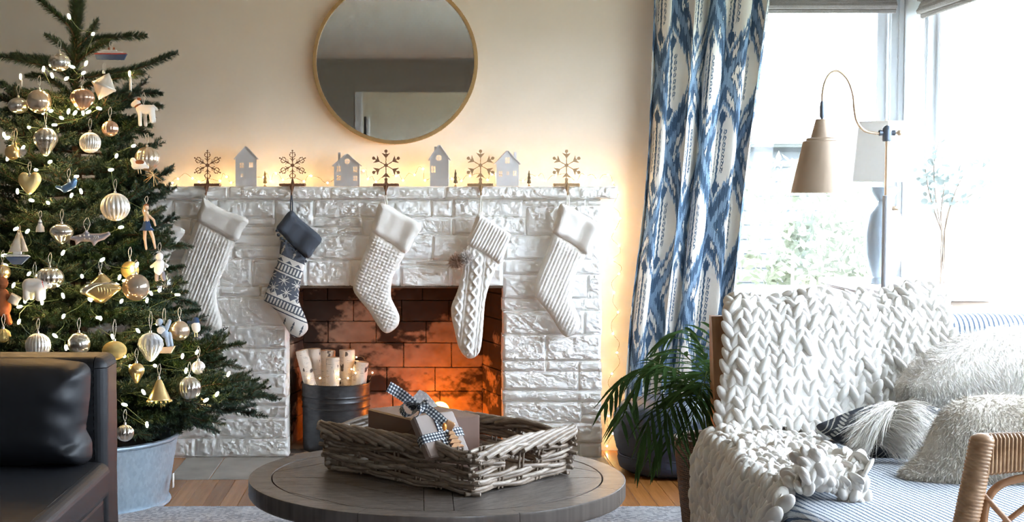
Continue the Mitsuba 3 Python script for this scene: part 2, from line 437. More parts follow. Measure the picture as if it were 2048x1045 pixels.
def stone(x0, x1, z0, z1, yf, amp, name='__stone', rad=0.008, skirt=0.04, res=0.008, gap=0.0011):
    global sid
    sid += 1
    x0, x1, z0, z1 = x0 + gap, x1 - gap, z0 + gap, z1 - gap
    nx, nz = max(5, int((x1 - x0) / res)), max(5, int((z1 - z0) / res))
    s, t = np.meshgrid(np.linspace(0, 1, nx), np.linspace(0, 1, nz), indexing='ij')
    X, Z = x0 + s * (x1 - x0), z0 + t * (z1 - z0)
    q = np.stack([X * 13, Z * 13, np.full_like(X, sid * 3.7)], -1)
    e = np.minimum(np.minimum(X - x0, x1 - X), np.minimum(Z - z0, z1 - Z))
    prof = 1 - (1 - np.clip(e / rad, 0, 1)) ** 2
    lump = meshkit.fbm(q, 4) - 0.5
    ridge = np.abs(meshkit.fbm(q * 1.7 + 31, 3) - 0.5)
    tilt = (s - .5) * rng.uniform(-.003, .003) + (t - .5) * rng.uniform(-.004, .004)
    Y = yf - prof * (0.0045 + amp * (0.5 + lump * 1.6 - ridge * 1.1) + tilt)
    # wavering outline
    edge = np.clip(1 - e / 0.03, 0, 1)
    X = X + edge * (meshkit.noise(q * 3 + 5) - .5) * 0.005
    Z = Z + edge * (meshkit.noise(q * 3 + 9) - .5) * 0.005
    P = np.stack([X, Y, Z], -1)
    m = sheet(P)
    loop = np.concatenate([np.arange(nz), np.arange(1, nx) * nz + nz - 1, (nx - 1) * nz + np.arange(nz - 2, -1, -1), np.arange(nx - 2, 0, -1) * nz])
    back = m.vertices[loop] + [0, skirt, 0]
    k, N = len(loop), len(m.vertices)
    i = np.arange(k); j = (i + 1) % k
    side = np.vstack([np.stack([loop[i], N + i, loop[j]], 1), np.stack([loop[j], N + i, N + j], 1)])
    put(fire + name, tm(np.vstack([m.vertices, back]), np.vstack([m.faces[:, ::-1], side])), 'white_stone', 40)


ROWS = [(399, 438, (170, 262, 345, 435, 550)), (399, 455, (550, 627)), (438, 471, (170, 290, 380, 470)), (438, 455, (470, 550)), (455, 471, (470, 550, 615)),
        (471, 493, (170, 250, 330, 400, 465, 562, 615)), (493, 520, (170, 300, 390, 465, 560, 615)), (520, 574, (170, 240, 330, 440, 503, 562, 615)),
        (574, 594, (170, 260, 350, 440, 520, 575)), (594, 652, (170, 280, 360, 430, 576)), (652, 697, (170, 250, 340, 456, 574)), (697, 748, (170, 220, 330, 437, 575)),
        (748, 795, (170, 300, 400, 573)), (795, 812, (170, 350, 576)), (812, 836, (170, 260, 400, 574)), (836, 878, (170, 320, 430, 575)), (878, 921, (170, 250, 390, 577)),
        (399, 435, (627, 862, 905, 1045)), (399, 413, (1045, 1172, 1203)), (413, 471, (1052, 1150, 1203)), (435, 471, (905, 1052)), (435, 455, (627, 725)), (435, 471, (725, 905)),
        (455, 471, (615, 725)), (471, 521, (615, 745, 864, 1010, 1140, 1203)), (521, 531, (800, 905)), (531, 575, (800, 905)), (521, 575, (615, 700, 800)), (521, 575, (905, 1006)),
        (521, 550, (1006, 1203)), (550, 598, (1006, 1174, 1203)), (598, 623, (1004, 1203)), (623, 670, (1006, 1168, 1204)), (670, 723, (1004, 1092, 1202)), (723, 744, (1005, 1092, 1157, 1203)),
        (744, 782, (1005, 1157, 1204)), (782, 805, (1004, 1203)), (805, 847, (1005, 1163)), (805, 831, (1163, 1203)), (831, 847, (1163, 1202)), (847, 887, (1004, 1204)), (887, 921, (1005, 1160, 1203))]
for y0, y1, xs in ROWS:
    for a, b in zip(xs[:-1], xs[1:]):
        x0, z1 = at(a, y0, FD)[[0, 2]]
        x1, z0 = at(b, y1, FD)[[0, 2]]
        edge = a in (1004, 1005, 1006) and y0 > 540 or b in (573, 574, 575, 576, 577)
        stone(x0, x1, max(z0, 0.001), min(z1, MZ - .052), FD, 0.0115 * rng.uniform(.6, 1.3), skirt=0.10 if edge else 0.03)
for a, b in ((160, 300), (300, 455), (455, 660), (660, 890), (890, 1236)):                       # the mantel shelf
    x0, x1 = at(a, 380, 6.78)[0], at(b, 380, 6.78)[0]
    y0 = 6.785 + rng.uniform(-.004, .004)
    stone(x0, x1, MZ - .056 + rng.uniform(-.003, .003), MZ, y0 + .018, 0.010, '__mantel_stone', rad=0.008, skirt=0.25, gap=0.001)
put(fire + '__mantel_top', box(at(162, 380, 6.78)[0], at(1234, 380, 6.78)[0], 6.80, WY1 - .002, MZ - .05, MZ - .001), 'white_mortar')
mat('lintel_steel', princ((0.10, 0.065, 0.045), 0.6, 0.5))
put(fire + '__lintel_bar', bbox(OX0, OX1, FD - .008, FD + .09, OZ - .002, OZ + .010), 'lintel_steel')


def firebrick_col(p, n, uv):
    s = fbm(p.x * 6.5 + 3, p.y * 6, p.z * 7.5 + 1, 5) + 0.22 * smoothstep(0.34, 0.78, p.z) + 0.17 * smoothstep(0.17, 0.36, p.x) + 0.10 * smoothstep(-0.05, -0.45, p.x) + .16 * (fbm(p.x * 45, p.y * 45, p.z * 45, 3) - .5)
    soot = smoothstep(0.52, 0.66, s)
    base = mix((0.24, 0.14, 0.085), (0.42, 0.28, 0.19), fbm(p.x * 24, p.y * 24, p.z * 24))
    return mix(base, (0.022, 0.018, 0.016), soot * 0.93)


mat('firebrick', bumped(princ(proc(firebrick_col), 0.85, spec=0.15), lambda p, n, uv: fbm(p.x * 60, p.y * 60, p.z * 60), 0.003))
mat('soot', princ((0.02, 0.017, 0.015), 0.95, spec=0.1))
BD = 7.38
BX0, BX1 = at(606, 700, BD)[0], at(966, 700, BD)[0]
put(fire + '__firebox_shell', cat(hull([[BX0 - .03, BD + .06, 0], [BX1 + .03, BD + .06, 0], [BX0 - .03, BD + .12, 0], [BX1 + .03, BD + .12, 0], [BX0 - .03, BD + .06, 1.1], [BX1 + .03, BD + .06, 1.1], [BX0 - .03, BD + .12, 1.1], [BX1 + .03, BD + .12, 1.1]]),
                                  hull([[OX0 - .07, FD + .1, z] for z in (0, 1.1)] + [[BX0 - .065, BD + .1, z] for z in (0, 1.1)] + [[OX0 - .12, FD + .1, z] for z in (0, 1.1)] + [[BX0 - .15, BD + .1, z] for z in (0, 1.1)]),
                                  hull([[OX1 + .07, FD + .1, z] for z in (0, 1.1)] + [[BX1 + .065, BD + .1, z] for z in (0, 1.1)] + [[OX1 + .12, FD + .1, z] for z in (0, 1.1)] + [[BX1 + .15, BD + .1, z] for z in (0, 1.1)]),
                                  box(OX0 - .15, OX1 + .15, WY1 + .02, BD + .12, 1.08, 1.15)), 'soot')
put(fire + '__firebox_floor', cat(box(OX0 - .03, OX1 + .03, FD + .0, BD + .06, 0.0, 0.006)), 'firebrick')


def brick_wall(A, B, cols_by_row, zs, name, m):
    """Bricks between the plan points A and B; cols are fractions of the length."""
    A, B = np.array(A), np.array(B)
    u = (B - A) / np.linalg.norm(B - A); L = np.linalg.norm(B - A)
    nrm = np.array([u[1], -u[0]])
    for r, (z0, z1) in enumerate(zip(zs[:-1], zs[1:])):
        cols = cols_by_row[r % len(cols_by_row)]
        for c0, c1 in zip(cols[:-1], cols[1:]):
            b = bbox(c0 * L + .0015, c1 * L - .0015, -0.002 - .003 * rng.random(), 0.05, z0 + .0015, z1 - .0015, 0.003)
            v = b.vertices
            w = np.stack([A[0] + u[0] * v[:, 0] - nrm[0] * v[:, 1], A[1] + u[1] * v[:, 0] - nrm[1] * v[:, 1], v[:, 2]], 1)
            put(fire + name, tm(w, b.faces), m)


ZB = [at(800, y, BD)[2] for y in (880, 831, 783, 735, 686, 643, 601, 556, 510)]
ZB = [0.006] + [z for z in ZB if z > .03]


def fr(*px):
    return [0.0] + [(at(p, 700, BD)[0] - BX0) / (BX1 - BX0) for p in px] + [1.0]


brick_wall((BX0, BD), (BX1, BD), [fr(640, 735, 830, 925), fr(690, 785, 880), fr(680, 773, 870), fr(700, 807, 903), fr(656, 752, 852, 945), fr(707, 803, 898), fr(655, 750, 845, 940)][:], ZB, '__firebrick', 'firebrick')
zs = list(np.linspace(0.006, 1.0, 9))
brick_wall((OX0 - .055, FD + .1), (BX0, BD), [[0, .5, 1], [0, .25, .75, 1]], zs, '__side_firebrick', 'firebrick')
brick_wall((BX1, BD), (OX1 + .055, FD + .1), [[0, .5, 1], [0, .25, .75, 1]], zs, '__side_firebrick', 'firebrick')

mat('hearth_slate', bumped(princ(proc(lambda p, n, uv: mix((0.17, 0.15, 0.125), (0.27, 0.24, 0.20), fbm(p.x * 9, p.y * 9, 2.0, 4))), 0.55, spec=0.4), lambda p, n, uv: fbm(p.x * 40, p.y * 40, 0.5), 0.002))
hearth = thing('hearth', 'flat dark slate hearth in the floor before the fireplace', 'hearth')
hx = [-1.086, -0.905, -0.55, -0.10, 0.35, 0.88]
for a, b in zip(hx[:-1], hx[1:]):
    put(hearth + '__slab', bbox(a + .002, b - .002, 6.33, 6.848, -0.012, 0.004, .003), 'hearth_slate')

# the round mirror
mat('mirror_glass', {'type': 'conductor', 'material': 'none', 'specular_reflectance': rgb(0.80, 0.81, 0.80)}, two=False)
mat('brass_frame', princ((0.50, 0.32, 0.14), 0.35, 0.85))
MC, MR = at(790.5, 123, 7.02), 164 * mpp(7.02)
mir = thing('mirror', 'round wall mirror with thin brass frame hanging above the mantel', 'mirror')
ang = np.linspace(0, 2 * np.pi, 96, endpoint=False)
v = np.vstack([[MC[0], 7.022, MC[2]], np.stack([MC[0] + (MR - .008) * np.cos(ang), ang * 0 + 7.022, MC[2] + (MR - .008) * np.sin(ang)], 1)])
k = np.arange(96)
put(mir + '__glass', tm(v, np.stack([k * 0, 1 + k, 1 + (k + 1) % 96], 1)), 'mirror_glass')
prof = np.array([[MR, .006], [MR + .002, 0], [MR, -.03], [MR - .016, -.03], [MR - .018, -.012], [MR - .014, .0]])
i, j = np.meshgrid(np.arange(96), np.arange(6), indexing='ij')
v = np.stack([MC[0] + prof[None, :, 0] * np.cos(ang)[:, None], 7.04 + prof[None, :, 1] + 0 * ang[:, None], MC[2] + prof[None, :, 0] * np.sin(ang)[:, None]], -1).reshape(-1, 3)
q = np.stack([i * 6 + j, i * 6 + (j + 1) % 6, ((i + 1) % 96) * 6 + (j + 1) % 6, ((i + 1) % 96) * 6 + j], -1).reshape(-1, 4)
put(mir + '__frame', tm(v, q), 'brass_frame', 40)
# ---------------------------------------------------------------- on the mantel
from shapely.geometry import LineString, MultiPolygon
from shapely import affinity, union_all
from shapely.geometry import box as sbox
mat('bronze', princ((0.21, 0.11, 0.065), 0.42, 0.8))
mat('antique_brass', princ((0.40, 0.27, 0.15), 0.42, 0.8))
mat('ceramic_white', princ((0.60, 0.59, 0.60), 0.35, clearcoat=0.3))
mat('wire_green', princ((0.03, 0.06, 0.03), 0.6))
mat('wire_copper', princ((0.45, 0.28, 0.12), 0.4, 0.7))
mat('bulb_glass', princ((0.95, 0.8, 0.55), 0.3))
WARM = (1.0, 0.60, 0.235)


def flat(poly, depth, y=0.0):
    """A flat shape of the (x, z) plane with thickness, front at y."""
    ms = [trimesh.creation.extrude_polygon(g, depth, engine='earcut') for g in getattr(poly, 'geoms', [poly]) if g.area > 1e-9]
    m = cat(ms)
    v = m.vertices
    return tm(np.stack([v[:, 0], y + depth - v[:, 2], v[:, 1]], 1), m.faces)


def seg(a, b, w):
    return LineString([a, b]).buffer(w / 2, cap_style=1, quad_segs=3)


def snow_arm(kind):
    if kind == 'arrow':
        arm = [seg((0, 0), (0, .058), .0036), Polygon([(0, .034), (.0185, .0565), (0, .050), (-.0185, .0565)]).buffer(.0006), Point(0, .0655).buffer(.0074, quad_segs=6)]
    else:
        arm = [seg((0, 0), (0, .066), .0028), Polygon([(0, .012), (.0045, .026), (0, .044), (-.0045, .026)]), Point(0, .068).buffer(.0034, quad_segs=4), seg((-.0095, .058), (.0095, .058), .003),
               Point(-.0095, .058).buffer(.0022, quad_segs=3), Point(.0095, .058).buffer(.0022, quad_segs=3)]
        for s in (-1, 1):
            arm += [LineString([(0, .036), (s * .009, .040), (s * .0135, .046), (s * .012, .051)]).buffer(.0013, quad_segs=2), Point(s * .0115, .051).buffer(.0030, quad_segs=4), seg((0, .022), (s * .0105, .031), .002), Point(s * .0105, .031).buffer(.0020, quad_segs=3)]
    return union_all(arm)


def holder(px, kind, m, label):
    h = thing('stocking_holder', label, 'stocking holder', 'snowflake stocking holders')
    c = at(px, 331, 6.815)
    fl = union_all([affinity.rotate(snow_arm(kind), 60 * k, origin=(0, 0)) for k in range(6)] + [Point(0, 0).buffer(.0085)])
    fm = flat(fl, .005)
    put(h + '__snowflake', moved(fm, (c[0], 6.812, c[2])), m)
    zb = MZ
    put(h + '__base', cat(bbox(c[0] - .060, c[0] + .060, 6.785, 6.845, zb + .0005, zb + .013, .003)), m)
    put(h + '__stem', hull([[c[0] + s * .008, 6.812 + t, zb + .013] for s in (-1, 1) for t in (0, .007)] + [[c[0] + s * .0022, 6.812 + t, c[2] - .060] for s in (-1, 1) for t in (0, .005)]), m)
    hk = [[c[0], 6.787, zb + .006], [c[0], 6.772, zb - .002], [c[0], 6.768, zb - .02], [c[0], 6.765, zb - .034], [c[0], 6.752, zb - .040], [c[0], 6.744, zb - .031]]
    put(h + '__hook', cat(tube(smoothpath(hk, 4), .0034, 6), hull([[c[0] + s * w, 6.776 + t, zb + z] for s in (-1, 1) for t in (0, .006) for w, z in ((.012, .002), (.004, -.024))])), m)
    return c


HOOK = {}
for px, kind, m, lab in ((283, 'ornate', 'bronze', 'bronze snowflake stocking holder hidden behind the tree at the left of the mantel'),
                         (415, 'ornate', 'bronze', 'bronze filigree snowflake stocking holder left of the tall gabled house'),
                         (585, 'ornate', 'bronze', 'bronze filigree snowflake stocking holder above the patterned grey stocking'),
                         (772, 'arrow', 'bronze', 'bronze snowflake stocking holder with dot tips below the round mirror'),
                         (961, 'arrow', 'antique_brass', 'brass snowflake stocking holder with dot tips above the cable knit stocking'),
                         (1133, 'arrow', 'antique_brass', 'brass snowflake stocking holder with dot tips at the right end of the mantel')):
    HOOK[px] = holder(px, kind, m, lab)


def house(x0, x1, y_eave, y_apex, d, label, wins, chim=None, depth=.055, turn=0.0, door=None):
    """A ceramic house: front panel with window holes, sides, roof; open at the back. wins: (px, py, w, h or 'round')."""
    h = thing('ceramic_house', label, 'ornament house', 'white ceramic houses on the mantel')
    A, B = at(x0, y_eave, d), at(x1, y_eave, d)
    top = at((x0 + x1) / 2, y_apex, d)[2]
    cx, w, ze, z0 = (A[0] + B[0]) / 2, (B[0] - A[0]) / 2, A[2], MZ + .0005
    body = Polygon([(-w, z0), (w, z0), (w, ze), (0, top), (-w, ze)])
    bars = []
    for px, py, ww, hh in wins:
        c = at(px, py, d)
        u, v, a = c[0] - cx, c[2], ww * mpp(d) / 2
        if hh == 'round':
            body = body.difference(Point(u, v).buffer(a, quad_segs=6))
            b = a
        else:
            b = hh * mpp(d) / 2
            body = body.difference(sbox(u - a, v - b, u + a, v + b))
        bars += [sbox(u - .0011, v - b, u + .0011, v + b), sbox(u - a, v - .0011, u + a, v + .0011)]
    R = rot([0, 0, 1], turn)
    def place(m):
        return moved(m, (cx, d, 0), R=R)
    put(h + '__front_wall', place(flat(union_all([body] + bars) if bars else body, .004)), 'ceramic_white')
    put(h + '__side_wall', place(box(-w, -w + .004, .004, depth, z0, ze)), 'ceramic_white')
    put(h + '__side_wall', place(box(w - .004, w, .004, depth, z0, ze)), 'ceramic_white')
    for s in (-1, 1):
        e = np.array([s * (w + .006), ze - .006 * (top - ze) / w]); t = np.array([0, top])
        n = np.array([s * (top - ze), w]); n = n / np.linalg.norm(n) * .005
        put(h + '__roof', place(hull([[p[0], y, p[1]] for p in (e, t, e + n, t + n) for y in (-.005, depth)])), 'ceramic_white')
    if chim:
        u = at(chim[0], chim[1], d)
        put(h + '__chimney', place(bbox(u[0] - cx - .006, u[0] - cx + .006, depth * .4, depth * .4 + .012, u[2] - .05, u[2], .001)), 'ceramic_white')
    if door:
        c0, c1 = at(door[0], door[1], d), at(door[2], door[3], d)
        fr_ = sbox(c0[0] - cx, z0, c1[0] - cx, c0[2]).difference(sbox(c0[0] - cx + .0025, z0, c1[0] - cx - .0025, c0[2] - .0025))
        put(h + '__door_frame', place(flat(fr_, .002, -.0018)), 'ceramic_white')
    return h


house(471, 513, 317, 294, 6.90, 'tall white ceramic house with two upper windows between the two left snowflakes', [(483.5, 331, 8, 10), (502, 330, 8, 10), (484, 351, 4.5, 6)], None, .06, .10, (495, 342, 506, 371))
house(668, 719, 331, 309, 6.90, 'wide white ceramic house with round gable window and four small windows', [(694.5, 323, 11, 'round'), (677.5, 338, 8, 11), (710.5, 339, 8, 11), (677.5, 356, 8, 10), (710.5, 357, 8, 10)], (678, 305), .055, 0.0, (689, 345, 700, 371))
house(860, 897, 318, 291, 6.90, 'narrow tall white ceramic house with one round and one square window', [(877.5, 316, 12, 'round'), (866.5, 339, 9, 13)], (870.5, 293), .06, -.06)
house(993, 1038, 327, 303, 6.90, 'white ceramic house with square gable window beside the right brass snowflakes', [(1015, 321, 9, 12), (1001, 348, 7, 11), (1016, 347, 5, 7), (1029.5, 347, 7, 10)], (1032, 304), .055, .06)

mat('bottle_brush_brown', princ((0.34, 0.20, 0.05), 0.7))
mat('bottle_brush_dark', princ((0.14, 0.10, 0.05), 0.8))
for px, py, d, m, lab in ((530, 342, 6.90, 'bottle_brush_brown', 'tiny golden bottle brush tree between the tall house and a snowflake'),
                          (911, 339, 6.90, 'bottle_brush_dark', 'tiny dark bottle brush tree right of the narrow tall house'),
                          (1058, 341, 6.90, 'bottle_brush_dark', 'tiny dark bottle brush tree near the right end of the mantel')):
    t = thing('bottle_brush_tree', lab, 'miniature tree', 'miniature trees on the mantel')
    top, c = at(px, py, d), at(px, 368, d)
    H = top[2] - MZ
    prof = [(.0005, H), (.005, H * .72), (.0035, H * .68), (.0075, H * .48), (.005, H * .44), (.0095, H * .20), (.0005, H * .18)]
    put(t + '__foliage', moved(lathe(prof, 14, lambda a, r, z: 1 + .18 * np.sin(a * 5 + z * 900)), (c[0], d, MZ)), m)
    put(t + '__trunk', moved(lathe([(.0015, H * .25), (.0015, .004), (.006, .004), (.006, .0005), (.0001, .0005)], 8), (c[0], d, MZ)), 'bottle_brush_brown')

# ---------------------------------------------------------------- fairy lights
BULB = ellip((0, 0, 0), (.0045, .0045, .0095), 5)
SEED = ellip((0, 0, 0), (.0042, .0042, .0042), 4)


def string_lights(key_label, pts, bulbs, power, m_wire, r_wire=.0012, shape=None, weight=1.0, col=WARM, seed=1, group=None):
    """A wire through pts with glowing bulbs at the given points: parts wire and bulb."""
    k = thing('string_lights', key_label, 'string lights', group)
    g = np.random.default_rng(seed)
    for p in pts:
        put(k + '__wire', tube(smoothpath(p, 5), r_wire, 5), m_wire)
    for b in bulbs:
        ax = g.normal(size=3) * [1, .6, 1] + [0, 0, .3]
        put(k + '__bulb', moved(shape or BULB, b, R=frame(ax)), 'bulb_glass', True, emitter={**bulb_emit(col, power), 'sampling_weight': weight})
    return k


mb = [(345, 366), (356, 358), (385, 357), (398, 364), (440, 362), (453, 354), (462, 366), (527, 355), (541, 362), (552, 347), (566, 360), (608, 363), (622, 352), (655, 366), (727, 342), (736, 358), (752, 364), (792, 352), (806, 361),
      (829, 350), (846, 338), (850, 361), (904, 358), (923, 362), (940, 352), (975, 360), (984, 349), (1046, 362), (1074, 354), (1092, 362), (1112, 351), (1152, 362), (1172, 352), (1196, 360), (1216, 350), (1226, 366)]
B = [at(px, py, 6.985 + .03 * math.sin(px * .7)) for px, py in mb]
B = [np.array([b[0], b[1], max(b[2], MZ + .006)]) for b in B]
wpts = []
for a, b in zip(B[:-1], B[1:]):
    wpts += [a, (a + b) / 2 + [0, -.008, rng.uniform(.006, .03)]]
string_lights('warm white string lights lying along the mantel behind the houses', [wpts + [B[-1]]], B, 100.0, 'wire_copper', .0009, SEED, weight=3.0)
sb = [at(px, py, 7.015) for px, py in ((1236, 385), (1226, 412), (1240, 437), (1229, 463), (1238, 492), (1226, 520), (1238, 548), (1228, 585), (1236, 625), (1226, 668), (1234, 706), (1224, 748), (1231, 790), (1217, 833), (1226, 868), (1214, 893))]
sw = []
for a, b in zip(sb[:-1], sb[1:]):
    sw += [a, (a + b) / 2 + [rng.uniform(-.03, .03), 0, 0]]
string_lights('warm string lights hanging down the wall between fireplace and curtain', [[at(1226, 366, 6.98)] + sw + [sb[-1]]], sb, 190.0, 'wire_copper', .0009, SEED, weight=3.0, col=(1.0, .56, .19))

# ---------------------------------------------------------------- stockings
mat('quilt_white', princ((0.74, 0.71, 0.655), 0.9, spec=0.1, sheen=0.5))
mat('fleece_white', bumped(princ((0.75, 0.715, 0.665), 0.95, spec=0.1, sheen=0.6), lambda p, n, uv: fbm(p.x * 300, p.y * 300, p.z * 300), 0.0015))
mat('knit_white', princ((0.76, 0.74, 0.70), 0.9, spec=0.1, sheen=0.5))
mat('felt_grey', bumped(princ((0.060, 0.068, 0.082), 0.95, spec=0.1, sheen=0.3), lambda p, n, uv: fbm(p.x * 350, p.y * 350, p.z * 350), 0.0012))
SD = 6.772
CA, SA = math.cos(math.radians(24)), math.sin(math.radians(24))


def fair_isle(p, n, uv):
    """Rows of trees, dashes and snowflakes, as knitted into the cloth (uv in centimetres along and across the leg)."""
    u, v = uv.x, uv.y
    white, dark = mi.Color3f(0.80, 0.77, 0.72), mi.Color3f(0.085, 0.092, 0.11)

    def band(a, b):
        return (v >= a) & (v < b)

    def cell(w):
        return u - dr.floor(u / w) * w - w / 2

    on = mi.Bool(False)                                              # True where the yarn is dark
    on |= band(1.6, 2.0) | band(2.5, 2.9)

    def tree(a, h, w, flip=False):
        c, t = dr.abs(cell(w)), (v - a) / h
        tier = (t * 3.0) - dr.floor(t * 3.0)
        return (c < 0.5 * (0.25 + tier) * (0.45 + 0.55 * t)) & (t > 0) & (t < 0.82) | (c < 0.16) & (t >= 0.82) & (t < 1.0)

    on |= band(3.3, 7.2) & ~tree(mi.Float(3.7), 3.2, 4.0)
    on |= band(7.9, 8.9) & (dr.abs(cell(3.0)) < 1.1 * (v - 7.9))
    on |= band(9.3, 9.65) | (band(9.65, 11.6) & (dr.abs(cell(1.05)) < 0.24)) | band(11.6, 11.95)

    def flake(cv, w, off):
        x, y = u + off - dr.floor((u + off) / w) * w - w / 2, v - cv
        r = dr.sqrt(x * x + y * y)
        a = dr.atan2(y, x)
        k = dr.abs(dr.sin(a * 4))
        return (r < 1.75) & ((k * r < 0.42) | (r < 0.35))

    on |= band(12.4, 19.4) & ~flake(14.2, 4.4, 0.0) & ~flake(17.4, 4.4, 2.2)
    on &= ~(band(18.4, 19.4) & (dr.abs(cell(2.2)) < (v - 18.3)))
    on |= band(19.9, 20.3) | (band(20.3, 22.3) & (dr.abs(cell(1.05)) < 0.26)) | band(22.3, 22.65) | band(23.4, 23.8)
    on |= band(24.6, 28.4) & tree(mi.Float(24.8), 3.4, 3.0)
    on |= band(28.9, 29.3)
    return dr.select(on, dark, white)


mat('fair_isle_knit', bumped(princ(proc(fair_isle), 0.9, spec=0.1, sheen=0.3), lambda p, n, uv: dr.sin(uv.x * 22) * dr.sin(uv.y * 22), 0.0006))


def px2xz(pts, d=SD):
    return np.array([at(x, y, d)[[0, 2]] for x, y in pts])


def waffle(org, ang, per=.0165, amp=.0026, along=.5):
    c, s = math.cos(ang), math.sin(ang)
    def f(q):
        u, v = (q[:, 0] - org[0]) * c + (q[:, 1] - org[1]) * s, -(q[:, 0] - org[0]) * s + (q[:, 1] - org[1]) * c
        return amp * (np.abs(np.sin(np.pi * u / per)) ** .7 - .6) + amp * along * (np.abs(np.sin(np.pi * v / (per * .9))) ** .7 - .6)
    return f


def stocking(label, body, cuff, hook_px, loop_px, m_body, m_cuff, relief=None, cuff_relief=None, uvfn=None, thick=.026, loop_m='fleece_white', group=None, dy=0.0, res=.0042):
    s = thing('christmas_stocking', label, 'stocking', group)
    d = SD + dy
    B_, C_ = px2xz(body, d), px2xz(cuff, d)
    m, q = puff(roundpoly(B_, 4), thick, .055, res, relief, 0.6)
    m = moved(m, (0, d, 0))
    uv = np.array([uvfn(p) for p in q]) if uvfn is not None else q * 100
    put(s + '__body', m, m_body, True, uv=uv)
    m, q = puff(roundpoly(C_, 3), thick + .009, .03, res, cuff_relief, 0.75)
    put(s + '__cuff', moved(m, (0, d - .002, 0)), m_cuff, True, uv=q * 100)
    hk, lp = HOOK[hook_px], at(*loop_px, d)
    zt = MZ - .037
    w = .0055
    put(s + '__loop', cat(tube(smoothpath([[hk[0] - .001, 6.752, zt], [hk[0] - w * .8, 6.752, (zt + lp[2]) / 2], [lp[0] - w, d - .004, lp[2] - .012]], 6), [.003] * 13, 6),
                          tube(smoothpath([[hk[0] + .001, 6.752, zt], [hk[0] + w * .8, 6.752, (zt + lp[2]) / 2], [lp[0] + w, d - .004, lp[2] - .012]], 6), [.003] * 13, 6),
                          ellip((hk[0], 6.752, zt), (.0035, .0035, .003), 5)), loop_m)
    return s


def folds(a, b, n, amp):
    """Soft folds running from point a across direction b of a cuff."""
    def f(q):
        t = (q - a) @ b / (b @ b)
        return amp * np.sin(t * math.pi * n + .6) + amp * .4 * np.sin(t * math.pi * n * 2.3)
    return f


S1c = [(407, 390), (413, 398), (430, 410), (458, 424), (497, 439), (486, 461), (471, 484), (432, 465), (394, 441), (402, 412)]
S1b = [(396, 440), (432, 460), (468, 482), (462, 504), (452, 533), (440, 560), (434, 578), (434, 606), (441, 632), (444, 650), (439, 664), (425, 666), (410, 657), (386, 634), (360, 604), (349, 580), (353, 548), (366, 512), (381, 474)]
stocking('cream quilted stocking with plain cuff hanging beside the fir branches', S1b, S1c, 415, (411, 398), 'quilt_white', 'fleece_white', waffle((0, 0), -.36, .0155, .0048, .4), folds(px2xz([(400, 420)])[0], px2xz([(490, 455)])[0] - px2xz([(400, 420)])[0], 2.2, .0035))
S6 = lambda pts: [(x - 127, y + 21) for x, y in pts]
stocking('cream stocking half hidden behind the tree at the far left of the mantel', S6(S1b), S6(S1c), 283, (284, 419), 'quilt_white', 'fleece_white', waffle((0, 0), -.36, .0155, .0048, .4), None, res=.006)
S2c = [(582, 421), (600, 438), (622, 456), (644, 478), (631, 498), (617, 517), (601, 506), (584, 492), (568, 474), (553, 458), (563, 442)]
S2b = [(564, 478), (585, 494), (612, 514), (609, 532), (602, 562), (598, 588), (598, 604), (609, 630), (616, 651), (614, 663), (602, 674), (588, 675), (574, 660), (557, 628), (541, 612), (530, 604), (529, 593), (546, 546), (558, 512)]
o2 = px2xz([(590, 478)])[0]


def uv2(q):
    u, v = (q[0] - o2[0]) * 68, -(q[1] - o2[1]) * 68
    return [u * CA + v * SA, -u * SA + v * CA + 1.0 - 0.15 * (u * .1) ** 2]


s2 = stocking('dark grey and white patterned knit stocking with grey cuff', S2b, S2c, 585, (583, 427), 'fair_isle_knit', 'felt_grey', None, folds(px2xz([(560, 450)])[0], px2xz([(630, 500)])[0] - px2xz([(560, 450)])[0], 2.6, .005), uv2, loop_m='felt_grey')


def pompom(c, r, n, seed, tail=1.0):
    g = np.random.default_rng(seed)
    d = g.normal(size=(n, 3)); d /= np.linalg.norm(d, axis=1, keepdims=True)
    L = r * g.uniform(.75, 1.15, n) * tail
    w = np.cross(d, g.normal(size=(n, 3))); w /= np.linalg.norm(w, axis=1, keepdims=True)
    w *= r * .07
    bend = g.normal(size=(n, 3)) * r * .18
    b = d * r * .35
    mid, tip = d * (L * .7)[:, None] + bend * .4, d * L[:, None] + bend
    v = np.stack([b - w, b + w, mid + w * .8, mid - w * .8, tip], 1).reshape(-1, 3) + c
    k = np.arange(n)[:, None] * 5
    f = np.concatenate([k + [0, 1, 2], k + [0, 2, 3], k + [3, 2, 4]])
    return cat(tm(v, f), ellip(c, (r * .55,) * 3, 6))


for i, (x, y) in enumerate([(554, 462), (557, 470), (563, 477), (571, 483), (578, 490), (586, 499), (593, 506), (602, 513), (612, 523)]):
    p = at(x, y, SD - .034)
    put(s2 + '__pompom', pompom(p, .0105 if i != 8 else .0095, 90, i), 'felt_grey', label='dark grey trim pompom')
S3c = [(757, 408), (766, 406), (778, 411), (806, 428), (843, 452), (828, 480), (811, 508), (781, 486), (744, 465), (749, 438)]
S3b = [(746, 462), (780, 484), (809, 505), (798, 530), (786, 556), (782, 580), (783, 597), (793, 618), (799, 634), (796, 652), (781, 665), (769, 666), (757, 654), (738, 623), (715, 595), (706, 578), (710, 558), (722, 524), (735, 492)]
stocking('white waffle quilt stocking with folded cuff hanging over the middle of the firebox', S3b, S3c, 772, (772, 412), 'quilt_white', 'fleece_white', waffle((0, 0), -.40, .0165, .0048, 1.0), folds(px2xz([(750, 440)])[0], px2xz([(835, 470)])[0] - px2xz([(750, 440)])[0], 2.4, .006))


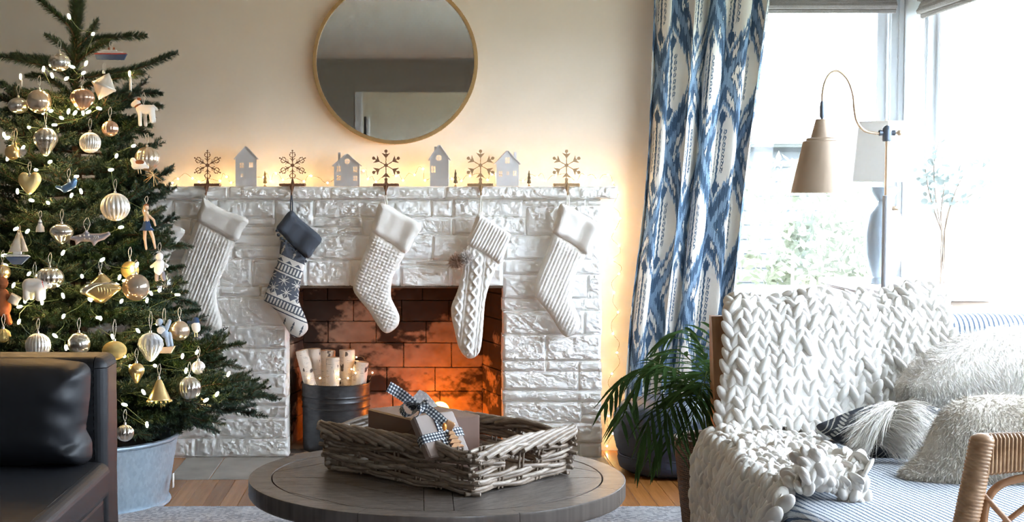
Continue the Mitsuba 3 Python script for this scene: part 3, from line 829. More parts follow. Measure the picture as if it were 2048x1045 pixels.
def ribs(ang, per, amp):
    c, s = math.cos(ang), math.sin(ang)
    return lambda q: amp * (np.abs(np.sin(np.pi * (q[:, 0] * c + q[:, 1] * s) / per)) ** .8 - .5)


def cables(org, ang, w=.072, L=.15, amp=.019):
    c, s = math.cos(ang), math.sin(ang)
    def f(q):
        u, v = (q[:, 0] - org[0]) * c + (q[:, 1] - org[1]) * s, -(q[:, 0] - org[0]) * s + (q[:, 1] - org[1]) * c
        k = np.round(u / w); x = u - k * w
        ph = 2 * np.pi * v / L * np.where(k % 2 == 0, 1, -1)
        h = np.zeros(len(q))
        for o in (0, 2.094, 4.189):
            cx = .0205 * np.sin(ph + o)
            h = np.maximum(h, (1 - np.clip(np.abs(x - cx) / .0135, 0, 1) ** 2) * (.75 + .25 * np.cos(2 * (ph + o))))
        purl = .35 * np.exp(-((np.abs(x) - w / 2) / .004) ** 2)
        return amp * (np.maximum(h, purl) - .5)
    return f


S4c = [(953, 432), (962, 430), (985, 445), (1018, 466), (1021, 474), (1012, 502), (999, 529), (966, 506), (934, 489), (943, 461)]
S4b = [(936, 488), (966, 504), (997, 524), (991, 540), (982, 562), (976, 580), (971, 600), (969, 618), (967, 645), (965, 672), (961, 700), (953, 713), (940, 718), (928, 712), (917, 694), (909, 662), (903, 634), (903, 612), (914, 584), (925, 545)]
s4 = stocking('white cable knit stocking with ribbed cuff and fur pompoms', S4b, S4c, 961, (958, 434), 'knit_white', 'knit_white', cables(px2xz([(945, 600)])[0], -.10), ribs(-.48, .0145, .008), thick=.03, res=.0036)
mat('fur_brown', princ((0.33, 0.20, 0.13), 0.8, sheen=0.5))
mat('fur_grey', princ((0.50, 0.45, 0.41), 0.8, sheen=0.5))
put(s4 + '__pompom', pompom(at(912, 524, SD - .05), .034, 900, 51, 1.05), 'fur_brown', label='brown fur pompom')
put(s4 + '__pompom', pompom(at(932, 516, SD - .055), .031, 900, 52, 1.05), 'fur_grey', label='grey fur pompom')
put(s4 + '__pompom_cord', tube(smoothpath([at(936, 492, SD - .04), at(933, 503, SD - .048), at(928, 512, SD - .05)], 4), .0022, 5), 'fleece_white')
S5 = lambda pts: [(x + 362, y + 2) for x, y in pts]
stocking('white quilted stocking hanging at the right end of the mantel', [(x, y + 6 if y > 560 else y) for x, y in S5(S3b)], S5(S3c), 1133, (1134, 412), 'quilt_white', 'fleece_white', waffle((0, 0), -.40, .0165, .0048, .4), folds(px2xz([(1112, 440)])[0], px2xz([(1195, 470)])[0] - px2xz([(1112, 440)])[0], 2.4, .006))

# ---------------------------------------------------------------- in the firebox
mat('pail_metal', princ(proc(lambda p, n, uv: mix((0.040, 0.040, 0.041), (0.085, 0.085, 0.085), fbm(p.x * 30, p.y * 30, p.z * 60))), 0.38, 0.75))


def bark_col(p, n, uv):
    spots = smoothstep(0.66, 0.74, fbm(p.x * 55, p.y * 55, p.z * 28, 3))
    lines = smoothstep(0.80, 0.84, noise(p.x * 30, p.y * 30, p.z * 420)) * 0.6
    return mix((0.70, 0.62, 0.53), (0.09, 0.07, 0.06), dr.maximum(spots, lines))


mat('birch_bark', princ(proc(bark_col), 0.7, spec=0.3))
mat('birch_wood', princ((0.62, 0.46, 0.30), 0.8))
pd = 7.07
pc = at(672, 765, pd)
pail = thing('firewood_pail', 'round dark metal pail of birch logs standing in the firebox', 'pail')
pr, pz = 69 * mpp(pd), at(672, 764, pd)[2]
prof = [(pr * .95, .006), (pr * .97, .03), (pr * .975, pz * .62), (pr * .995, pz * .635), (pr * .995, pz * .65), (pr * .978, pz * .66), (pr * .98, pz * .72), (pr * 1.0, pz * .735), (pr * 1.0, pz * .75), (pr * .982, pz * .765),
        (pr * .982, pz * .80), (pr * 1.0, pz * .81), (pr * 1.0, pz * .825), (pr * .985, pz * .835), (pr * .99, pz * .985), (pr * 1.012, pz * .988), (pr * 1.016, pz), (pr * .995, pz * 1.004), (pr * .975, pz * .99), (pr * .96, .02), (.001, .012)]
put(pail + '__body', moved(lathe(prof, 56), (pc[0], pd, 0)), 'pail_metal', 40)
put(pail + '__bottom', moved(lathe([(.001, .0065), (pr * .95, .0065)], 32), (pc[0], pd, 0)), 'pail_metal')
for lx, ly, rpx, tilt, dd, lab in ((603, 701, 12.5, -.24, 7.03, 'birch log leaning left with a dark knot, leftmost in the pail'), (627, 698, 14.5, -.04, 7.12, 'tall straight birch log second from the left in the pail'),
                                   (656, 701, 15, .02, 7.16, 'birch log behind the short one in the middle of the pail'), (666, 715, 13.5, .01, 7.02, 'short birch log with a dark eye at the front of the pail'),
                                   (694, 700, 16, -.02, 7.11, 'tall thick birch log lit by small lights, right of the middle'), (723, 724, 15, .13, 7.06, 'short birch log leaning right at the right side of the pail')):
    l = thing('birch_log', lab, 'log', 'birch logs in the pail')
    top = at(lx, ly, dd); r = rpx * mpp(dd)
    L = top[2] - .03
    n = 20
    pts = [(r * .96, 0), (r, .006)] + [(r * (1 + .03 * math.sin(k * 2.1 + lx)), L * k / 8) for k in range(1, 8)] + [(r, L - .004), (r * .97, L)]
    body = lathe(pts, n)
    end = lathe([(r * .97, L), (r * .5, L - .001), (.0005, L - .0005)], n)
    Rt = rot([0, 1, 0], tilt)
    off = np.array([top[0], dd, top[2]]) - Rt @ np.array([0, 0, L])
    put(l + '__bark', moved(body, off, R=Rt), 'birch_bark', True)
    put(l + '__cut_end', moved(end, off, R=Rt), 'birch_wood')
pb = [(618, 757, 6.985), (679, 759, 6.97), (676, 748, 6.985), (696, 757, 6.985), (703, 739, 7.04), (713, 715, 7.08), (745, 746, 7.09), (711, 747, 7.0), (640, 757, 6.985)]
B = [at(*b) for b in pb]
string_lights('small warm string lights wound between the birch logs in the pail', [[B[0], (B[0] + B[8]) / 2, B[8], B[2] + [-.01, .01, -.01], B[1], B[3], B[7], B[4], (B[4] + B[5]) / 2, B[5], at(727, 716, 7.08), at(735, 735, 7.09), B[6], at(739, 760, 7.08)]], B, 30.0, 'wire_copper', .0009, SEED, weight=1.5)
mat('amber_glass', princ((0.9, 0.35, 0.06), 0.3))
lp = thing('amber_lamp', 'glowing amber globe lamp standing on the firebox floor behind the presents', 'lamp')
LX = at(880, 800, 7.18)[0]
put(lp + '__globe', moved(ball(.048, 10), (LX, 7.18, .170)), 'amber_glass', True, emitter={**bulb_emit((1.0, .215, .013), 24.0), 'sampling_weight': 14.0})
put(lp + '__base', moved(lathe([(.001, .006), (.05, .006), (.052, .012), (.02, .03), (.014, .06), (.016, .10), (.028, .128), (.001, .130)], 20), (LX, 7.18, 0)), 'dark_metal', True)
# ---------------------------------------------------------------- christmas tree in a galvanized tub
TD = 5.88
TX = at(156, 600, TD)[0]
ENV = np.array([(0.20, .42), (.30, .66), (.40, .80), (.52, .74), (.64, .64), (.76, .56), (.87, .50), (1.04, .45), (1.26, .39), (1.48, .345), (1.62, .33), (1.80, .30), (1.95, .22), (2.15, .13), (2.40, .04)])


def env(z):
    return np.interp(z, ENV[:, 0], ENV[:, 1])


def on_tree(px, py, f=0.97):
    """A place on the tree's near surface that a photograph measurement refers to."""
    d = TD
    for _ in range(4):
        p = at(px, py, d)
        R = env(p[2]) * f
        d = TD - math.sqrt(max(R * R - (p[0] - TX) ** 2, 0.0))
    return at(px, py, d - .0)


KEEP_OUT = []                                   # (centre, radius) of hanging things that the twigs make room for
LIGHTS = [(138, 33), (186, 68), (172, 127), (87, 138), (104, 151), (133, 157), (167, 146), (145, 134), (102, 222), (87, 224), (137, 223), (150, 226), (123, 236), (166, 226), (177, 224), (198, 217), (109, 250), (58, 255), (8, 270), (15, 276),
          (46, 296), (15, 317), (100, 324), (72, 340), (46, 368), (153, 353), (149, 360), (35, 383), (267, 292), (233, 312), (63, 401), (96, 406), (143, 391), (162, 383), (32, 458), (55, 463), (11, 531), (58, 548), (164, 553), (126, 506),
          (8, 511), (242, 455), (274, 530), (264, 538), (239, 555), (27, 571), (50, 603), (39, 614), (84, 605), (126, 592), (127, 633), (110, 672), (132, 696), (197, 636), (38, 644), (116, 571), (250, 562), (302, 587), (257, 589), (243, 603),
          (294, 601), (201, 637), (355, 590), (319, 581), (315, 646), (225, 674), (276, 662), (223, 724), (248, 713), (261, 735), (310, 732), (394, 705), (372, 742), (365, 713), (287, 785), (249, 810), (294, 850), (317, 792), (305, 799),
          (457, 749), (434, 789), (412, 801), (222, 340), (290, 425), (205, 520), (180, 600)]

# ---- hanging ornaments
mat('glass_silver', princ((0.83, 0.80, 0.74), 0.14, 0.92))
mat('glass_mercury', princ(proc(lambda p, n, uv: mix((0.80, 0.78, 0.72), (0.42, 0.38, 0.30), smoothstep(0.45, 0.65, fbm(p.x * 90, p.y * 90, p.z * 90)))), 0.18, 0.85))
mat('glass_gold', princ((0.72, 0.52, 0.24), 0.28, 0.85))
mat('glass_champagne', princ((0.76, 0.62, 0.47), 0.2, 0.85))
mat('glass_rose', princ((0.58, 0.37, 0.25), 0.2, 0.8))
mat('pearl_white', princ((0.86, 0.82, 0.75), 0.25, 0.15, clearcoat=0.8, clearcoat_gloss=0.9))
mat('glass_smoke', princ((0.33, 0.26, 0.19), 0.1, 0.6, clearcoat=1.0))
mat('gold_matte', princ((0.78, 0.60, 0.28), 0.5, 0.35))
mat('glass_blue', princ((0.12, 0.26, 0.48), 0.15, 0.6, clearcoat=1.0))
mat('glitter_silver', bumped(princ((0.74, 0.75, 0.77), 0.25, 0.75), lambda p, n, uv: cell_rand(p.x * 500, p.y * 500, p.z * 500), 0.003))
mat('glitter_gold', bumped(princ((0.66, 0.47, 0.17), 0.3, 0.75), lambda p, n, uv: cell_rand(p.x * 500, p.y * 500, p.z * 500), 0.003))
mat('wool_white', princ((0.84, 0.81, 0.76), 0.95, spec=0.1, sheen=0.7))
mat('felt_shark', princ((0.20, 0.19, 0.21), 0.95, spec=0.1, sheen=0.5))
mat('navy_cloth', princ((0.035, 0.06, 0.12), 0.9, spec=0.1))
mat('red_cloth', princ((0.42, 0.06, 0.04), 0.9, spec=0.1))
mat('brown_cloth', princ((0.20, 0.07, 0.03), 0.9, spec=0.1))
mat('pale_wood', princ((0.60, 0.44, 0.29), 0.6))
mat('sail_cloth', princ((0.62, 0.54, 0.43), 0.9, spec=0.1))
mat('blue_felt', princ((0.30, 0.36, 0.43), 0.95, spec=0.1))
mat('dark_dot', princ((0.02, 0.02, 0.02), 0.4))
mat('ribbon_cream', princ((0.66, 0.60, 0.50), 0.7))
mat('glass_clear', {'type': 'thindielectric', 'int_ior': 1.45}, two=False)
mat('candle_wax', princ((0.85, 0.80, 0.72), 0.5))


def fat(r, rib=0, amp=0.0, squash=1.0, swirl=0.0, n=40, tip=0.0, rings=0, ramp=0.0):
    """Profile of a glass ball about the origin; ribs, swirl, rings and a pointed tip."""
    a = np.linspace(0.0, np.pi, 28)
    n = max(n, rib * 8)
    rr, zz = r * np.sin(a), r * np.cos(a) * squash
    rr[0] = rr[-1] = 1e-4
    if tip:
        low = zz < 0
        f = -zz[low] / (r * squash)
        zz[low] *= 1 + tip * f ** 3
        rr[low] *= (1 - .35 * min(tip, 1) * np.sin(f * np.pi * .5) ** 2)
    if rings:
        rr = rr * (1 + ramp * np.abs(np.sin(a * rings)))
    return lathe(np.stack([rr, zz], 1), n, (lambda g, R, z: 1 + amp * np.abs(np.sin(g * rib / 2 + swirl * z / r)) - amp / 2) if rib else None)


def bicone(r, h, n=36, rib=0, amp=.03):
    p = [(1e-4, h), (r * .3, h * .72), (r * .86, h * .12), (r, .004), (r, -.004), (r * .86, -h * .12), (r * .3, -h * .72), (1e-4, -h)]
    return lathe(p, n, (lambda g, R, z: 1 + amp * np.sin(g * rib)) if rib else None)


def hang(key, top, L, mcap=True, m='ribbon_cream', spread=.006):
    """Cap and ribbon loop above the point top."""
    if mcap:
        put(key + '__cap', moved(lathe([(1e-4, .009), (.005, .008), (.0055, 0), (.0062, -.004), (1e-4, -.004)], 12), top), 'glass_silver', True)
    t = np.asarray(top) + [0, 0, .008 if mcap else 0]
    put(key + '__ribbon', cat(tube(smoothpath([t, t + [-spread, .002, L * .6], t + [-spread * .2, .012, L]], 4), .0012, 5), tube(smoothpath([t, t + [spread, .002, L * .6], t + [spread * .2, .012, L]], 4), .0012, 5)), m)


def bauble(px, py, rpx, label, m, shape, f=0.99, L=.045, name='bauble', cap=True):
    p = on_tree(px, py, f)
    r = rpx * mpp(p[1])
    k = thing(name, label, 'ornament', 'ornaments on the christmas tree')
    p = p - [0, r * .6, 0]
    mesh, ztop = shape(r)
    put(k + '__globe', moved(mesh, p, R=rot([1, 0, 0], -.08)), m, True)
    hang(k, p + [0, 0, ztop], L, cap)
    KEEP_OUT.append((p, r * 1.15))
    return k, p, r


def sh(*a, **k):
    return lambda r: (fat(r, *a, **k), r * k.get('squash', 1.0) * .98)


bauble(122, 126, 21, 'silver gilt ribbed glass bauble at the top of the tree below the leader', 'glass_mercury', sh(12, .06, squash=.85))
bauble(82, 204, 24, 'glass bauble with champagne bands below the left lit candle', 'glass_champagne', sh(rings=5, ramp=.03))
bauble(168, 197, 24, 'rosy faceted glass bauble with pointed tip left of the pale double cone', 'glass_rose', sh(14, .05, squash=.8, tip=.35))
bauble(211, 174, 25, 'pale pearly double cone ornament under the toy ship', 'pearl_white', lambda r: (moved(bicone(r, r * 1.15), R=rot([0, 1, 0], .35)), r * 1.08), L=.03)
bauble(40, 212, 20, 'clear silver glass bauble at the left below the lit candle', 'glass_silver', sh(10, .04, squash=.8))
bauble(95, 279, 23, 'grey gold onion shaped ribbed ornament hung on a long white ribbon', 'glass_mercury', sh(12, .09, tip=.5), L=.09)
bauble(222, 258, 16, 'small rose bauble set with silver sequins', 'glass_rose', sh(16, .05, rings=8, ramp=.05))
bauble(183, 286, 21, 'pale ribbed silver bauble left of the sequin bauble', 'pearl_white', sh(26, .05))
bauble(297, 318, 24, 'pale gold striped glass bauble at the right edge of the tree above the mantel', 'glass_champagne', sh(14, .07))
bauble(234, 414, 28, 'large white pearl bauble with swirling ribs', 'pearl_white', sh(18, .09, swirl=.55))
bauble(127, 464, 24, 'silver onion ornament with sharp rim above the felt shark', 'glass_silver', sh(squash=.72, tip=.4))
bauble(104, 555, 27, 'ribbed silver glass bauble behind the white polar bear', 'glass_silver', sh(14, .08, squash=.8), f=.93)
bauble(275, 574, 27, 'smoky clear glass bauble right of the silver fish', 'glass_smoke', sh())
bauble(80, 690, 25, 'white pearl ribbed bauble half behind the sofa', 'pearl_white', sh(22, .05))
bauble(161, 687, 23, 'silver mercury glass bauble above the sofa corner', 'glass_mercury', sh())
bauble(232, 700, 24, 'gold textured bauble hung on a forked ribbon right of the sofa', 'glitter_gold', sh(10, .03, squash=.8), L=.07)
bauble(304, 688, 24, 'silver pinecone shaped bauble with pointed bottom', 'glitter_silver', sh(16, .07, tip=.45, rings=7, ramp=.06), L=.07)
bauble(361, 661, 20, 'gold and copper banded bauble beside the blue bird', 'glass_champagne', sh(rings=9, ramp=.025))
bauble(381, 775, 23, 'ribbed clear silver bauble low among the right branches', 'glass_silver', sh(14, .07))
bauble(252, 865, 17, 'small ribbed silver bauble just above the galvanized tub', 'glass_silver', sh(10, .12))
bauble(275, 741, 16, 'gold teardrop bauble low on the tree', 'glass_gold', sh(tip=.6))
bauble(9, 671, 14, 'gold beaded bauble at the left edge of the photo', 'glitter_gold', sh(12, .08, rings=7, ramp=.07))
bauble(8, 545, 16, 'plain gold bauble at the left edge above the brown bear', 'glass_gold', sh())
bauble(28, 305, 15, 'gold glass bauble at the left edge near the angel fans', 'glass_gold', sh(8, .06))
bauble(262, 540, 18, 'golden bauble behind the smoky bauble', 'glitter_gold', sh(), f=.85)
bauble(398, 735, 14, 'frosted white ribbed bauble at the base of the big right bough', 'pearl_white', sh(14, .06))
k, p, r = bauble(321, 779, 24, 'gold bell with beaded rim low on the tree', 'glass_gold', lambda r: (lathe([(1e-4, r * .95), (r * .2, r * .85), (r * .55, r * .1), (r * .95, -r * .75), (r * 1.02, -r * .85), (r * .9, -r * .8), (1e-4, r * .3)], 32), r * .95), name='bell_ornament')
put(k + '__beads', cat([ellip(p + [r * math.cos(a), r * math.sin(a), -r * .9], (.004,) * 3, 5) for a in np.arange(0, 6.28, .42)]), 'glass_gold', True)
k, p, r = bauble(63, 366, 24, 'pale gold puffed heart ornament behind a light', 'gold_matte', lambda r: (puff(roundpoly(np.array([(0, -1), (.95, .1), (.75, .8), (.25, .85), (0, .55), (-.25, .85), (-.75, .8), (-.95, .1)]) * r, 5), r * .42, r * .8, r * .13)[0], r * .6), name='heart_ornament')


def figure(name, label, px, py, cat_='ornament', f=1.0, keep=.04):
    p = on_tree(px, py, f) - np.array([0, .02, 0])
    KEEP_OUT.append((p, keep))
    return thing(name, label, cat_, 'ornaments on the christmas tree'), p, mpp(p[1])


def body_mesh(parts, n=9):
    """Overlapping ellipsoids as one skin (voxel-free hull chain)."""
    import manifold3d as m3
    M = None
    for c0, r0, c1, r1 in parts:
        s0, s1 = ellip(c0, (r0,) * 3, n), ellip(c1, (r1,) * 3, n)
        h_ = hull(np.vstack([s0.vertices, s1.vertices]))
        q = m3.Manifold(m3.Mesh(np.asarray(h_.vertices, np.float32), np.asarray(h_.faces, np.uint32)))
        M = q if M is None else M + q
    M = M.refine_to_length(.004)
    w = M.to_mesh()
    t = trimesh.Trimesh(w.vert_properties[:, :3], w.tri_verts, process=True)
    trimesh.smoothing.filter_taubin(t, iterations=8)
    return tm(t.vertices, t.faces)


def P2(s, pts):
    return [(np.array([x0, y0, z0]) * s, r0 * s, np.array([x1, y1, z1]) * s, r1 * s) for (x0, y0, z0), r0, (x1, y1, z1), r1 in pts]


# white woollen dog, units of pixels: x right, y away, z up
k, p, s = figure('dog_ornament', 'white woollen dog ornament with dark collar at the right side of the tree', 289, 224)
put(k + '__body', moved(body_mesh(P2(s, [((-6, 0, 5), 9, (14, 0, 4), 9.5), ((-6, 0, 5), 8, (-13, 0, 18), 6), ((-13, 0, 18), 7, (-20, 0, 14), 5.2), ((-7, -4, 2), 4.5, (-6, -5, -26), 3.6), ((1, 4, 0), 4.5, (3, 5, -26), 3.6),
                                             ((15, -4, 2), 5, (17, -5, -20), 3.6), ((17, 4, 2), 5, (20, 5, -19), 3.6), ((19, 0, 10), 4, (27, 0, 4), 2)])), p), 'wool_white', True)
put(k + '__collar', moved(lathe([(7.6, -1.6), (8.2, 0), (7.6, 1.6), (6.4, 0), (7.6, -1.6)], 16), p + np.array([-10.5, 0, 12]) * s, R=rot([0, 1, 0], -.5), s=s), 'brown_cloth', True)
put(k + '__ear', cat(ellip(p + np.array([-8, -3, 25]) * s, (4.5 * s, 2 * s, 3 * s), 6), ellip(p + np.array([-9, 4, 25]) * s, (4.5 * s, 2 * s, 3 * s), 6)), 'brown_cloth', True)
put(k + '__nose', ellip(p + np.array([-25, -.5, 13]) * s, (2 * s,) * 3, 5), 'dark_dot')
hang(k, p + np.array([0, 0, 13]) * s, .05, False)
# polar bear with red scarf
k, p, s = figure('polar_bear_ornament', 'white woollen polar bear ornament with red scarf', 76, 577)
put(k + '__body', moved(body_mesh(P2(s, [((-14, 0, 6), 15, (6, 0, 6), 14.5), ((6, 0, 6), 12, (20, 0, 9), 9), ((20, 0, 9), 8, (27, -2, 6), 5), ((-19, -5, 0), 7.5, (-20, -6, -19), 6), ((-11, 5, 0), 7.5, (-12, 6, -18), 6), ((4, -5, 0), 7, (5, -6, -19), 6), ((10, 5, 0), 7, (11, 6, -18), 6)])), p), 'wool_white', True)
put(k + '__scarf', moved(lathe([(10.5, -2), (11.6, 0), (10.5, 2), (9, 0), (10.5, -2)], 16), p + np.array([14, 0, 8]) * s, R=rot([0, 1, 0], 1.35), s=s), 'red_cloth', True)
put(k + '__eye', ellip(p + np.array([25, -7, 11]) * s, (1.3 * s,) * 3, 5), 'dark_dot')
put(k + '__ear', cat(ellip(p + np.array([17, -4, 18]) * s, (2.4 * s,) * 3, 5), ellip(p + np.array([18, 4, 18]) * s, (2.4 * s,) * 3, 5)), 'wool_white', True)
hang(k, p + np.array([-4, 0, 20]) * s, .06, False)
# felt shark
k, p, s = figure('shark_ornament', 'dark grey felt shark ornament with white spots', 176, 477, keep=.05)
out = np.array([(-48, -12), (-40, -3), (-47, 12), (-30, 4), (-8, 10), (-2, 18), (6, 10), (28, 10), (45, 14), (48, 8), (36, -2), (22, -7), (14, -16), (8, -7), (-12, -6), (-22, -14), (-24, -5), (-36, -2)]) * s
m, q = puff(out, 6 * s, 8 * s, 2.2 * s)
put(k + '__body', moved(m, p), 'felt_shark', True)
put(k + '__spots', cat([moved(lathe([(1e-4, .8), (1.6, .5), (2.1, -1), (1e-4, -1)], 10), p + np.array([x, -6.1, z]) * s, R=rot([1, 0, 0], 1.57), s=s) for x, z in ((-12, 5), (-4, 6), (5, 7), (-3, 0), (7, 0))]), 'wool_white')
put(k + '__gill', cat([tube(np.array([(x, -6.0, -1), (x + 1.2, -6.6, 3), (x + .6, -6.0, 6)]) * s + p, .0012, 5) for x in (15, 19, 23)]), 'wool_white')
hang(k, p + np.array([0, 0, 12]) * s, .055, False, 'ribbon_cream', .012)
# sailing boat
k, p, s = figure('sailboat_ornament', 'toy sailing boat ornament with two beige sails and dark hull', 38, 495, keep=.05)
put(k + '__sail', moved(puff(np.array([(-19, -10), (4, 40), (6, -9)]) * s, 1.6 * s, 8 * s, 3 * s)[0], p), 'sail_cloth', True)
put(k + '__sail', moved(puff(np.array([(8, -9), (6.5, 36), (22, -8)]) * s, 1.6 * s, 8 * s, 3 * s)[0], p), 'sail_cloth', True)
put(k + '__mast', tube([p + np.array([6, 0, -14]) * s, p + np.array([5.5, 0, 44]) * s], .7 * s, 6), 'pale_wood')
put(k + '__hull', hull([p + np.array(c) * s for c in ((-24, -5, -19), (20, -4, -20), (26, 0, -18), (-24, 5, -19), (20, 4, -20), (-10, -3, -34), (8, -3, -34), (-10, 3, -34), (8, 3, -34))]), 'navy_cloth')
put(k + '__deck', hull([p + np.array(c) * s for c in ((-30, -5, -18), (26, -4, -18), (-30, 5, -18), (26, 4, -18), (-26, -4, -14), (20, -3, -15), (-26, 4, -14), (20, 3, -15))]), 'wool_white')
put(k + '__cabin', moved(rbox(-9, 8, -3, 3, -14, -8, 1.2, 3), p, s=s), 'wool_white')
# toy ship
k, p, s = figure('ship_ornament', 'toy ferry ship ornament near the top of the tree', 224, 110, keep=.02)
put(k + '__hull', hull([p + np.array(c) * s for c in ((-32, -4, 1), (30, -4, 0), (33, 0, 1), (-32, 4, 1), (30, 4, 0), (-28, -3, -10), (26, -3, -11), (-28, 3, -10), (26, 3, -11))]), 'navy_cloth')
put(k + '__stripe', cat(box(p[0] - 32 * s, p[0] + 31 * s, p[1] - 4.6 * s, p[1] + 4.6 * s, p[2] + 0 * s, p[2] + 2.2 * s)), 'red_cloth')
put(k + '__decks', cat(bbox(p[0] - 26 * s, p[0] + 24 * s, p[1] - 3 * s, p[1] + 3 * s, p[2] + 2.2 * s, p[2] + 6 * s, .001), bbox(p[0] - 18 * s, p[0] + 12 * s, p[1] - 2.5 * s, p[1] + 2.5 * s, p[2] + 6 * s, p[2] + 9 * s, .001)), 'wool_white')
put(k + '__funnel', cat(*[moved(lathe([(1e-4, 5), (2, 5), (2.2, 0), (1e-4, 0)], 8), p + np.array([x, 0, 9]) * s, s=s) for x in (-4, 6)]), 'brown_cloth')
hang(k, p + np.array([0, 0, 12]) * s, .03, False)
# silver fish
k, p, s = figure('fish_ornament', 'large silver and gold glass fish ornament in the middle of the tree', 205, 577, keep=.06)
m, q = puff(roundpoly(np.array([(-41, -6), (-30, 4), (-4, 28), (6, 30), (24, 12), (41, 2), (26, -12), (4, -29), (-14, -26), (-32, -14)]) * s, 4), 13 * s, 22 * s, 2.4 * s)
put(k + '__body', moved(m, p), 'glass_gold', True)
m, q = puff(roundpoly(np.array([(-43, -8), (-38, 4), (-10, 15), (20, 15), (38, 8), (20, 7), (-6, 2), (-30, -12)]) * s, 4), 15.5 * s, 9 * s, 2.2 * s)
put(k + '__back', moved(m, p), 'glass_silver', True, label='shiny silver back')
put(k + '__rib', cat([tube(np.array([(x, -12.6, 4 - abs(x) * .1), (x + 2, -13.4, -4), (x + 1, -11.5, -11)]) * s + p, .0013, 5) for x in (-4, 2, 8, 14, 20)]), 'glass_gold')
hang(k, p + np.array([-2, 0, 29]) * s, .05)
# blue glass bird
k, p, s = figure('glass_bird_ornament', 'shiny blue glass bird ornament in the upper tree', 136, 377)
put(k + '__body', moved(body_mesh(P2(s, [((-4, 0, -1), 8, (10, 0, 6), 8), ((-4, 0, -1), 6, (-21, 0, 3), 2.2), ((12, 0, 6), 7, (16, 0, 16), 5.5)])), p), 'glass_blue', True)
put(k + '__beak', hull([p + np.array(c) * s for c in ((19, -1.5, 17), (19, 1.5, 17), (19, 0, 20), (26, 0, 18))]), 'glass_gold')
hang(k, p + np.array([4, 0, 14]) * s, .04)
# white woollen bird and copper starburst at the right
k, p, s = figure('wool_bird_ornament', 'white woollen bird ornament with brown wing at the right edge above the mantel', 279, 331)
put(k + '__body', moved(body_mesh(P2(s, [((-6, 0, 0), 8.5, (6, 0, 1), 9), ((6, 0, 1), 7, (18, 0, -4), 3), ((-8, 0, 4), 6, (-11, 0, 10), 5.5)])), p), 'wool_white', True)
put(k + '__wing', ellip(p + np.array([4, -7.5, 6]) * s, (9 * s, 2.5 * s, 4.5 * s), 7), 'brown_cloth', True)
put(k + '__leg', cat([tube([p + np.array([x, 0, -8]) * s, p + np.array([x + 1, 0, -17]) * s], .8 * s, 5) for x in (-1, 4)]), 'pale_wood')
hang(k, p + np.array([0, 0, 9]) * s, .04, False)
k, p, s = figure('starburst_ornament', 'copper twig starburst ornament below the striped bauble', 309, 350, f=1.02, keep=.02)
g = np.random.default_rng(5)
put(k + '__spike', cat([tube([p, p + s * 24 * d * np.array([1, .5, 1])], [.0016, .0008], 5) for d in [x / np.linalg.norm(x) for x in g.normal(size=(22, 3))]]), 'wire_copper')
# small white penguin
k, p, s = figure('lighthouse_ornament', 'tiny white felt lighthouse ornament right of the sailing boat', 83, 452, keep=.02)
put(k + '__tower', moved(lathe([(1e-4, 14), (2, 13), (3.6, 9), (3.8, 8), (5, 2), (8, -2), (9, -12), (1e-4, -12)], 14), p, s=s), 'wool_white', True)
put(k + '__band', moved(lathe([(3.7, 7), (4.6, 7), (4.9, 5.4), (4.2, 5.4)], 14), p, s=s), 'dark_dot')
hang(k, p + np.array([0, 0, 14]) * s, .03, False)
# jointed doll with navy skirt
k, p, s = figure('doll_ornament', 'jointed wooden doll ornament in a navy skirt left of the white stocking cuff', 295, 450, keep=.055)
put(k + '__body', moved(body_mesh(P2(s, [((0, 0, 22), 5, (0, 0, 6), 6), ((0, 0, 28), 2.6, (0, 0, 22), 2.6), ((3, -2, 20), 3, (15, -3, 10), 2.4), ((15, -3, 10), 2.4, (18, -4, -1), 2), ((-3, 1, 20), 3, (-7, 2, 28), 2.3), ((-7, 2, 28), 2.3, (-4, 1, 38), 1.8),
                                             ((-3, 0, -6), 4.2, (-4, 0, -26), 3.4), ((-4, 0, -26), 3.2, (-1, 0, -48), 2.3), ((6, 0, -6), 4.2, (13, -1, -26), 3.4), ((13, -1, -26), 3.2, (17, 0, -46), 2.3), ((0, 0, 34), 5.2, (0, -.4, 36), 5)])), p), 'pale_wood', True)
put(k + '__skirt', moved(lathe([(5.5, 9), (7, 4), (9.5, -4), (15, -11), (13.8, -11), (8, -4), (5.4, 6)], 22, lambda a, R, z: 1 + .08 * np.sin(a * 7)), p, s=s), 'navy_cloth', True)
put(k + '__hair', ellip(p + np.array([0, .8, 38]) * s, (5.3 * s, 5.2 * s, 4.4 * s), 7), 'brown_cloth', True)
hang(k, p + np.array([0, 0, 42]) * s, .03, False)
# white star bear with grey legs, in front of the cuff
k, p, s = figure('felt_bear_ornament', 'white felt bear ornament with grey legs right of the golden lights', 321, 532, keep=.045)
put(k + '__body', moved(body_mesh(P2(s, [((0, 0, 4), 10, (-1, 0, -8), 10.5), ((0, 0, 18), 7.5, (0, 0, 19), 7.5), ((-6, 0, 6), 4, (-16, 0, -1), 3.4), ((6, 0, 6), 4, (15, 0, 0), 3.4)])), p), 'wool_white', True)
put(k + '__leg', moved(body_mesh(P2(s, [((-5, -1, -12), 5, (-6, -1, -27), 4)])), p), 'felt_shark', True)
put(k + '__leg', moved(body_mesh(P2(s, [((5, -1, -12), 5, (8, -1, -26), 4)])), p), 'felt_shark', True)
hang(k, p + np.array([0, 0, 26]) * s, .04, False)
